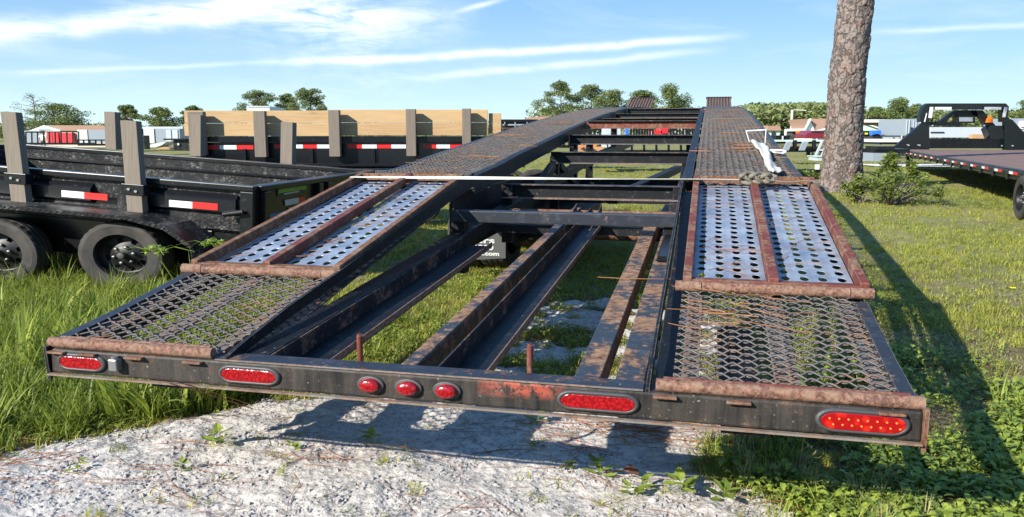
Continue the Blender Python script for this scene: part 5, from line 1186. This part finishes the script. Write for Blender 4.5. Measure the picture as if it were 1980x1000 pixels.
def scatter(name, label, cat, kinds, mats, pts, rot, scl, idx):
    col = bpy.data.collections.new(name+'_sources'); r = random.Random(len(name))
    for i, (kd, mt) in enumerate(zip(kinds, mats)):
        V, Fc = tuft_mesh(kd, r); me = bpy.data.meshes.new('%s_%02d' % (name, i)); me.from_pydata(V, [], Fc); me.update(); me.materials.append(MATS[mt]); o = bpy.data.objects.new('%s_%02d' % (name, i), me); col.objects.link(o)
    me = bpy.data.meshes.new(name); me.vertices.add(len(pts)); me.vertices.foreach_set('co', np.asarray(pts, np.float32).ravel()); me.update()
    a = me.attributes.new('rot', 'FLOAT_VECTOR', 'POINT'); a.data.foreach_set('vector', np.asarray(rot, np.float32).ravel())
    a = me.attributes.new('scl', 'FLOAT', 'POINT'); a.data.foreach_set('value', np.asarray(scl, np.float32)); a = me.attributes.new('idx', 'INT', 'POINT'); a.data.foreach_set('value', np.asarray(idx, np.int32))
    o = bpy.data.objects.new(name, me); C.objects.link(o); tag(o, label, cat, kind='stuff')
    ng = bpy.data.node_groups.new(name, 'GeometryNodeTree'); ng.interface.new_socket('Geometry', in_out='INPUT', socket_type='NodeSocketGeometry'); ng.interface.new_socket('Geometry', in_out='OUTPUT', socket_type='NodeSocketGeometry')
    N = ng.nodes; gi = N.new('NodeGroupInput'); go = N.new('NodeGroupOutput'); ip = N.new('GeometryNodeInstanceOnPoints'); ci = N.new('GeometryNodeCollectionInfo')
    ci.inputs[0].default_value = col; ci.inputs['Separate Children'].default_value = True; ci.inputs['Reset Children'].default_value = True
    def at(nm, t): q = N.new('GeometryNodeInputNamedAttribute'); q.data_type = t; q.inputs[0].default_value = nm; return q.outputs['Attribute']
    L = ng.links; L.new(gi.outputs[0], ip.inputs['Points']); L.new(ci.outputs[0], ip.inputs['Instance']); ip.inputs['Pick Instance'].default_value = True
    L.new(at('idx', 'INT'), ip.inputs['Instance Index']); L.new(at('rot', 'FLOAT_VECTOR'), ip.inputs['Rotation']); L.new(at('scl', 'FLOAT'), ip.inputs['Scale']); L.new(ip.outputs[0], go.inputs[0])
    o.modifiers.new('scatter', 'NODES').node_group = ng; return o
def polar(n, r0, r1, half=38):
    r = r0*(r1/r0)**rng.random(n); a = np.radians(rng.uniform(-half, half, n)); return r*np.sin(a), r*np.cos(a), r
def region(px): return [G(*p)[:2] for p in px]
LEFTG = region([(-900, 700), (-300, 900), (0, 880), (150, 845), (430, 790), (560, 735), (620, 640), (430, 560), (350, 520), (-100, 560), (-900, 600)])
STRAW = region([(1340, 840), (1420, 930), (1560, 1010), (1640, 1050), (1820, 1040), (1700, 930), (1520, 870)])
IVY = region([(1400, 905), (1480, 960), (1560, 1080), (2100, 1080), (2100, 760), (1900, 700), (1700, 660), (1400, 780)])
MID = region([(560, 740), (760, 690), (1000, 560), (1280, 600), (1280, 400), (700, 400), (500, 600)])
def st_of(x, y): dx = x-T0[0]; dy = y-T0[1]; return dx*math.cos(PSI)-dy*math.sin(PSI), dx*math.sin(PSI)+dy*math.cos(PSI)
# lawn
x, y, r = polar(120000, 2.3, 42); sw = sandw(x, y); dens = fbm(x*1.3+4, y*1.3, 3); keep = (rng.random(len(x)) > np.clip(sw*1.3, 0, .985)) & (rng.random(len(x)) < .55+.9*(dens-.3))
x, y, r, dens = x[keep], y[keep], r[keep], dens[keep]; n = len(x)
dryp = np.clip((fbm(x*.9+9, y*.9+2, 4)-.36)*3.5, .12, .85); dry = rng.random(n) < dryp*np.where(x > 0.5, 1, .5)
idx = np.where(dry, rng.integers(5, 8, n), rng.integers(0, 5, n)); s = (1.0+.028*r)*rng.uniform(.6, 1.35, n)
s *= np.where(inpoly(x, y, IVY), .8, 1)
pts = np.stack([x, y, gz(x, y)-.003], 1); rot = np.stack([rng.normal(0, .15, n), rng.normal(0, .15, n), rng.uniform(0, 6.28, n)], 1)
scatter('lawn_grass', 'short patchy lawn grass over the yard', 'grass', ['short']*5+['dry']*3, ['grass_green']*5+['grass_dry']*3, pts, rot, s, idx)
# tall grass: left foreground, along the trailers and around posts
x, y, r = polar(60000, 2.3, 26, 40); L_ = inpoly(x, y, LEFTG); M_ = inpoly(x, y, MID); s_, t_ = st_of(x, y); und = (np.abs(s_) < 1.45) & (t_ > .3)
pr = np.where(L_, .95, 0)+np.where(M_ & und, .42, 0)+np.where((~und) & (~L_), .02, 0); pr *= np.clip(1-sandw(x, y)*1.4, .02, 1); pr = pr*np.clip((fbm(x*2+7, y*2, 3)-.25)*2.5, .15, 1)
k = rng.random(len(x)) < pr; x, y, r, L_ = x[k], y[k], r[k], L_[k]; n = len(x)
edge = np.clip((y-2.7)/.8, .45, 1); s = (rng.uniform(.5, 1.15, n)+.9*(rng.random(n) < .06))*np.where(L_, edge*1.15, .6)*np.where(y > 5.6, .8, 1)
pts = np.stack([x, y, gz(x, y)-.004], 1); rot = np.stack([rng.normal(0, .18, n), rng.normal(0, .18, n), rng.uniform(0, 6.28, n)], 1)
scatter('tall_grass', 'long green grass growing around the left bumper end and under the trailer', 'grass', ['tall']*6+['wide']*3, ['grass_tall']*9, pts, rot, s, np.where((rng.random(n) < .035) & L_, rng.integers(6, 9, n), rng.integers(0, 6, n)))
# broad leaved ground cover
x, y, r = polar(90000, 2.3, 30, 38); I_ = inpoly(x, y, IVY); M_ = inpoly(x, y, MID); s_, t_ = st_of(x, y); L_ = inpoly(x, y, LEFTG)
nearpine = np.hypot((x-9.2)/2.2, (y-16.5)/3) < 1
pr = np.where(I_, .32, .03)+np.where((np.abs(s_) < 1.5) & (t_ > .8) & (t_ < 12), .28, 0)+np.where(nearpine, .6, 0)+np.where((s_ > 1.4) & (s_ < 2.6) & (t_ < 9), .12, 0)+np.where(L_, .08, 0)
pr *= np.clip(1-sandw(x, y)*1.5, .006, 1)*np.clip((fbm(x*2.6+70, y*2.6, 3)-.38)*5, .03, 1.3)
k = rng.random(len(x)) < pr; x, y, r = x[k], y[k], r[k]; n = len(x)
pts = np.stack([x, y, gz(x, y)], 1); rot = np.stack([rng.normal(0, .2, n), rng.normal(0, .2, n), rng.uniform(0, 6.28, n)], 1)
scatter('leafy_ground_cover', 'broad leaved creeping weeds beside and beneath the trailer', 'plants', ['leafy']*7, ['ivy_leaf']*7, pts, rot, np.where(I_[k], rng.uniform(.5, 1.3, n), rng.uniform(.35, .95, n))*(1+.03*r), rng.integers(0, 7, n))
x, y, r = polar(26000, 2.1, 4.6, 40); k = inpoly(x, y, STRAW) & (rng.random(len(x)) < .42*np.clip((fbm(x*3+20, y*3, 3)-.3)*3, .1, 1)); x, y = x[k], y[k]; n = len(x)
pts = np.stack([x, y, gz(x, y)-.003], 1); rot = np.stack([rng.normal(0, .3, n), rng.normal(0, .3, n), rng.uniform(0, 6.28, n)], 1)
scatter('straw_grass', 'thin straw coloured grass at the sand edge under the right bumper end', 'grass', ['tall']*6, ['grass_dry']*3+['grass_tall']*3, pts, rot, rng.uniform(.25, .75, n), rng.integers(0, 6, n))
# crumbs of sand
x, y, r = polar(60000, 2.2, 5.5, 40); k = (rng.random(len(x)) < sandw(x, y)*np.clip((fbm(x*5+1, y*5, 3)-.35)*4, .05, 1)); x, y = x[k], y[k]; n = len(x)
pts = np.stack([x, y, gz(x, y)+.004], 1); rot = rng.uniform(0, 6.28, (n, 3))*[.2, .2, 1]
scatter('sand_crumbs', 'grey crumbs and clods scattered over the pale sand', 'clods', ['clod']*6, ['pebble']*6, pts, rot, rng.uniform(.2, 1.0, n)**2*1.1, rng.integers(0, 6, n))

# pine needles
def needles(name, label, items, mat='needle'):
    V = []; Fc = []
    for c, a, L, bend, r, tilt in items:
        o = len(V); seg = 4
        for i in range(seg+1):
            u = i/seg-.5; x = c[0]+math.cos(a)*L*u-math.sin(a)*bend*(u*u*4-1)*L*.25; y = c[1]+math.sin(a)*L*u+math.cos(a)*bend*(u*u*4-1)*L*.25; z = c[2]+tilt*L*u
            for q in range(3): an = 2.094*q; V.append((x-math.sin(a)*r*math.cos(an), y+math.cos(a)*r*math.cos(an), z+r*math.sin(an)))
        for i in range(seg):
            for q in range(3): Fc.append((o+i*3+q, o+i*3+(q+1) % 3, o+i*3+3+(q+1) % 3, o+i*3+3+q))
    return rawmesh(name, V, Fc, mat)
it = []
x, y, r = polar(1500, 2.3, 9, 36)
for a, b_, q in zip(x, y, sandw(x, y)):
    if random.random() < .15+q*.5: it.append(((a, b_, float(gz(a, b_))+.012+.004*random.random()), random.gauss(.2, .9), random.uniform(.08, .26), random.uniform(-.3, .3), .0011, random.gauss(0, .05)))
for cx, cy, n_, sp in ((1240, 820, 90, .25), (1180, 850, 30, .3), (30, 900, 26, .3), (720, 880, 14, .3), (1750, 960, 40, .5), (1080, 650, 30, .2), (300, 900, 12, .4)):
    g_ = G(cx, cy)
    for _ in range(n_):
        a, b_ = g_.x+random.gauss(0, sp), g_.y+random.gauss(0, sp*.35); it.append(((a, b_, float(gz(a, b_))+.012+.01*random.random()), random.gauss(0, .5), random.uniform(.12, .28), random.uniform(-.5, .5), .0015, random.gauss(0, .08)))
o = needles('pine_needles', '', it); tag(o, 'brown pine needles scattered on sand and grass', 'needles', kind='stuff')
it = []
def ld(s, t, dz): 
    w = TW(s, t, prof(t)+dz); return (w.x, w.y, w.z)
for _ in range(70):
    sd = random.choice((-1, 1)); t = random.uniform(.95, 2.7); s = sd*random.uniform(.84, 1.42); it.append((ld(s, t, .008), random.gauss(-PSI+.4, .8), random.uniform(.08, .22), random.uniform(-1, 1), .0014, random.gauss(.05, .1)))
for _ in range(17): t = random.gauss(.66, .12); s = .80+abs(random.gauss(0, .22)); it.append((ld(s, t, .022), random.gauss(-.45, .35), random.uniform(.10, .34), random.uniform(-.4, .4), .0016, random.gauss(0, .06)))
for _ in range(60):
    sd = random.choice((-1, 1)); t = random.uniform(2.9, 12); s = sd*random.uniform(.8, 1.42); it.append((ld(s, t, .018), random.gauss(.0, .25), random.uniform(.15, .42), random.uniform(-.3, .3), .002, random.gauss(0, .02)))
for _ in range(16): t = random.gauss(4.9, .25); s = random.gauss(1.14, .1); it.append((ld(s, t, .02), random.gauss(.5, .7), random.uniform(.12, .3), random.uniform(-.5, .5), .003, 0))
for s, t, a, L, z in ((-.745, -.10, 1.1, .34, .43), (-.735, -.11, 1.15, .36, .42), (-1.31, -.02, .3, .18, .57), (.58, 1.35, -.1, .42, chz(1.35)+.006)): w = TW(s, t, z); it.append(((w.x, w.y, w.z), a, L, .25, .0024, -.55 if z < .5 else 0))
o = needles('pine_needles', '', it); tag(o, 'reddish pine needles caught on the mesh runways and ramps', 'needles', kind='stuff')
# seedlings on the sand, individually visible
for i, (px, py, sz) in enumerate(((425, 845, 1.3), (1160, 905, 1.0), (1092, 890, .8), (1040, 848, .7), (1225, 945, .8), (1315, 940, 1.3), (1400, 950, 1.2), (1240, 930, 1.0), (1335, 880, .8), (150, 895, .7), (570, 858, .6), (720, 842, .9), (1040, 800, 1.0), (350, 895, .6))):
    g_ = G(px, py+14); V, Fc = [], []; r = random.Random(i+50); root = empty('seedling', (g_.x, g_.y, float(gz(g_.x, g_.y))), 'small bright green weed on the sand ' + ['at the left grass edge with upright leaf', 'below the third round light', 'near a brown dead leaf', 'in shade under the long middle oval light', 'near the white pebble', 'two steps right of the dead leaf', 'at the edge of the leafy weeds', 'left of the cluster of weeds', 'just under the bumper shadow edge', 'by the needle heap at left', 'in the middle of the bare sand', 'right below the first round light', 'growing behind the bumper shadow line', 'beside the small sandy hollow at left'][i], 'plant')
    for j in range(7):
        a = r.uniform(0, 6.28); L = r.uniform(.03, .06)*sz; z = r.uniform(.01, .06)*sz; w = L*.32; o_ = len(V); ca, sa = math.cos(a), math.sin(a); t = r.uniform(0, .6)
        for u, ww in ((0, 0), (.35, 1), (.7, .75), (1, 0)):
            x_, y_, z_ = ca*(.01+L*u), sa*(.01+L*u), z+L*t*u; V += [(x_+sa*w*ww, y_-ca*w*ww, z_+w*.2), (x_, y_, z_), (x_-sa*w*ww, y_+ca*w*ww, z_+w*.2)]
        for q in range(3):
            for c_ in range(2): b_ = o_+q*3+c_; Fc.append((b_, b_+1, b_+4, b_+3))
    m = MB(); m.add(V, Fc); m.build('leaf_cluster', 'ivy_leaf', root); m = MB(); m.tube([(0, 0, 0), (.003, .002, .06*sz)], .0015, 5); m.build('stem', 'ivy_leaf', root)
# dead leaf, white pebble, bumper-side yellow flower
g_ = G(1218, 918); m = MB(); m.add([(g_.x-.03, g_.y, .02), (g_.x, g_.y+.02, .035), (g_.x+.035, g_.y, .018), (g_.x+.03, g_.y-.025, .01), (g_.x-.01, g_.y-.03, .022)], [(0, 1, 4), (1, 2, 3), (1, 3, 4)]); tag(m.build('dead_leaf', 'dead_leaf'), 'brown curled dead leaf on the sand below the right oval light', 'leaf')
g_ = G(1262, 967); bm = bmesh.new(); bmesh.ops.create_icosphere(bm, subdivisions=2, radius=.012); me = bpy.data.meshes.new('pebble'); bm.to_mesh(me); bm.free(); o = link('pebble', me, 'white_panel', None, True); o.location = (g_.x, g_.y, float(gz(g_.x, g_.y))+.012); o.scale = (1.3, 1, .7); tag(o, 'single small white pebble on the sand at bottom right of centre', 'pebble')
g_ = G(1957, 572); root = empty('yellow_flower', (g_.x, g_.y, 0), 'tiny yellow flower in the lawn near the right picture edge', 'flower'); m = MB()
for j in range(6): a = j*1.047; m.add([(0, 0, .06), (.018*math.cos(a-.4), .018*math.sin(a-.4), .07), (.028*math.cos(a), .028*math.sin(a), .066), (.018*math.cos(a+.4), .018*math.sin(a+.4), .07)], [(0, 1, 2, 3)])
m.build('petal', 'yellow_petal', root); MB().tube([(0, 0, 0), (0, 0, .06)], .002, 5).build('stem', 'grass_tall', root)
# thin wire lying over the channels
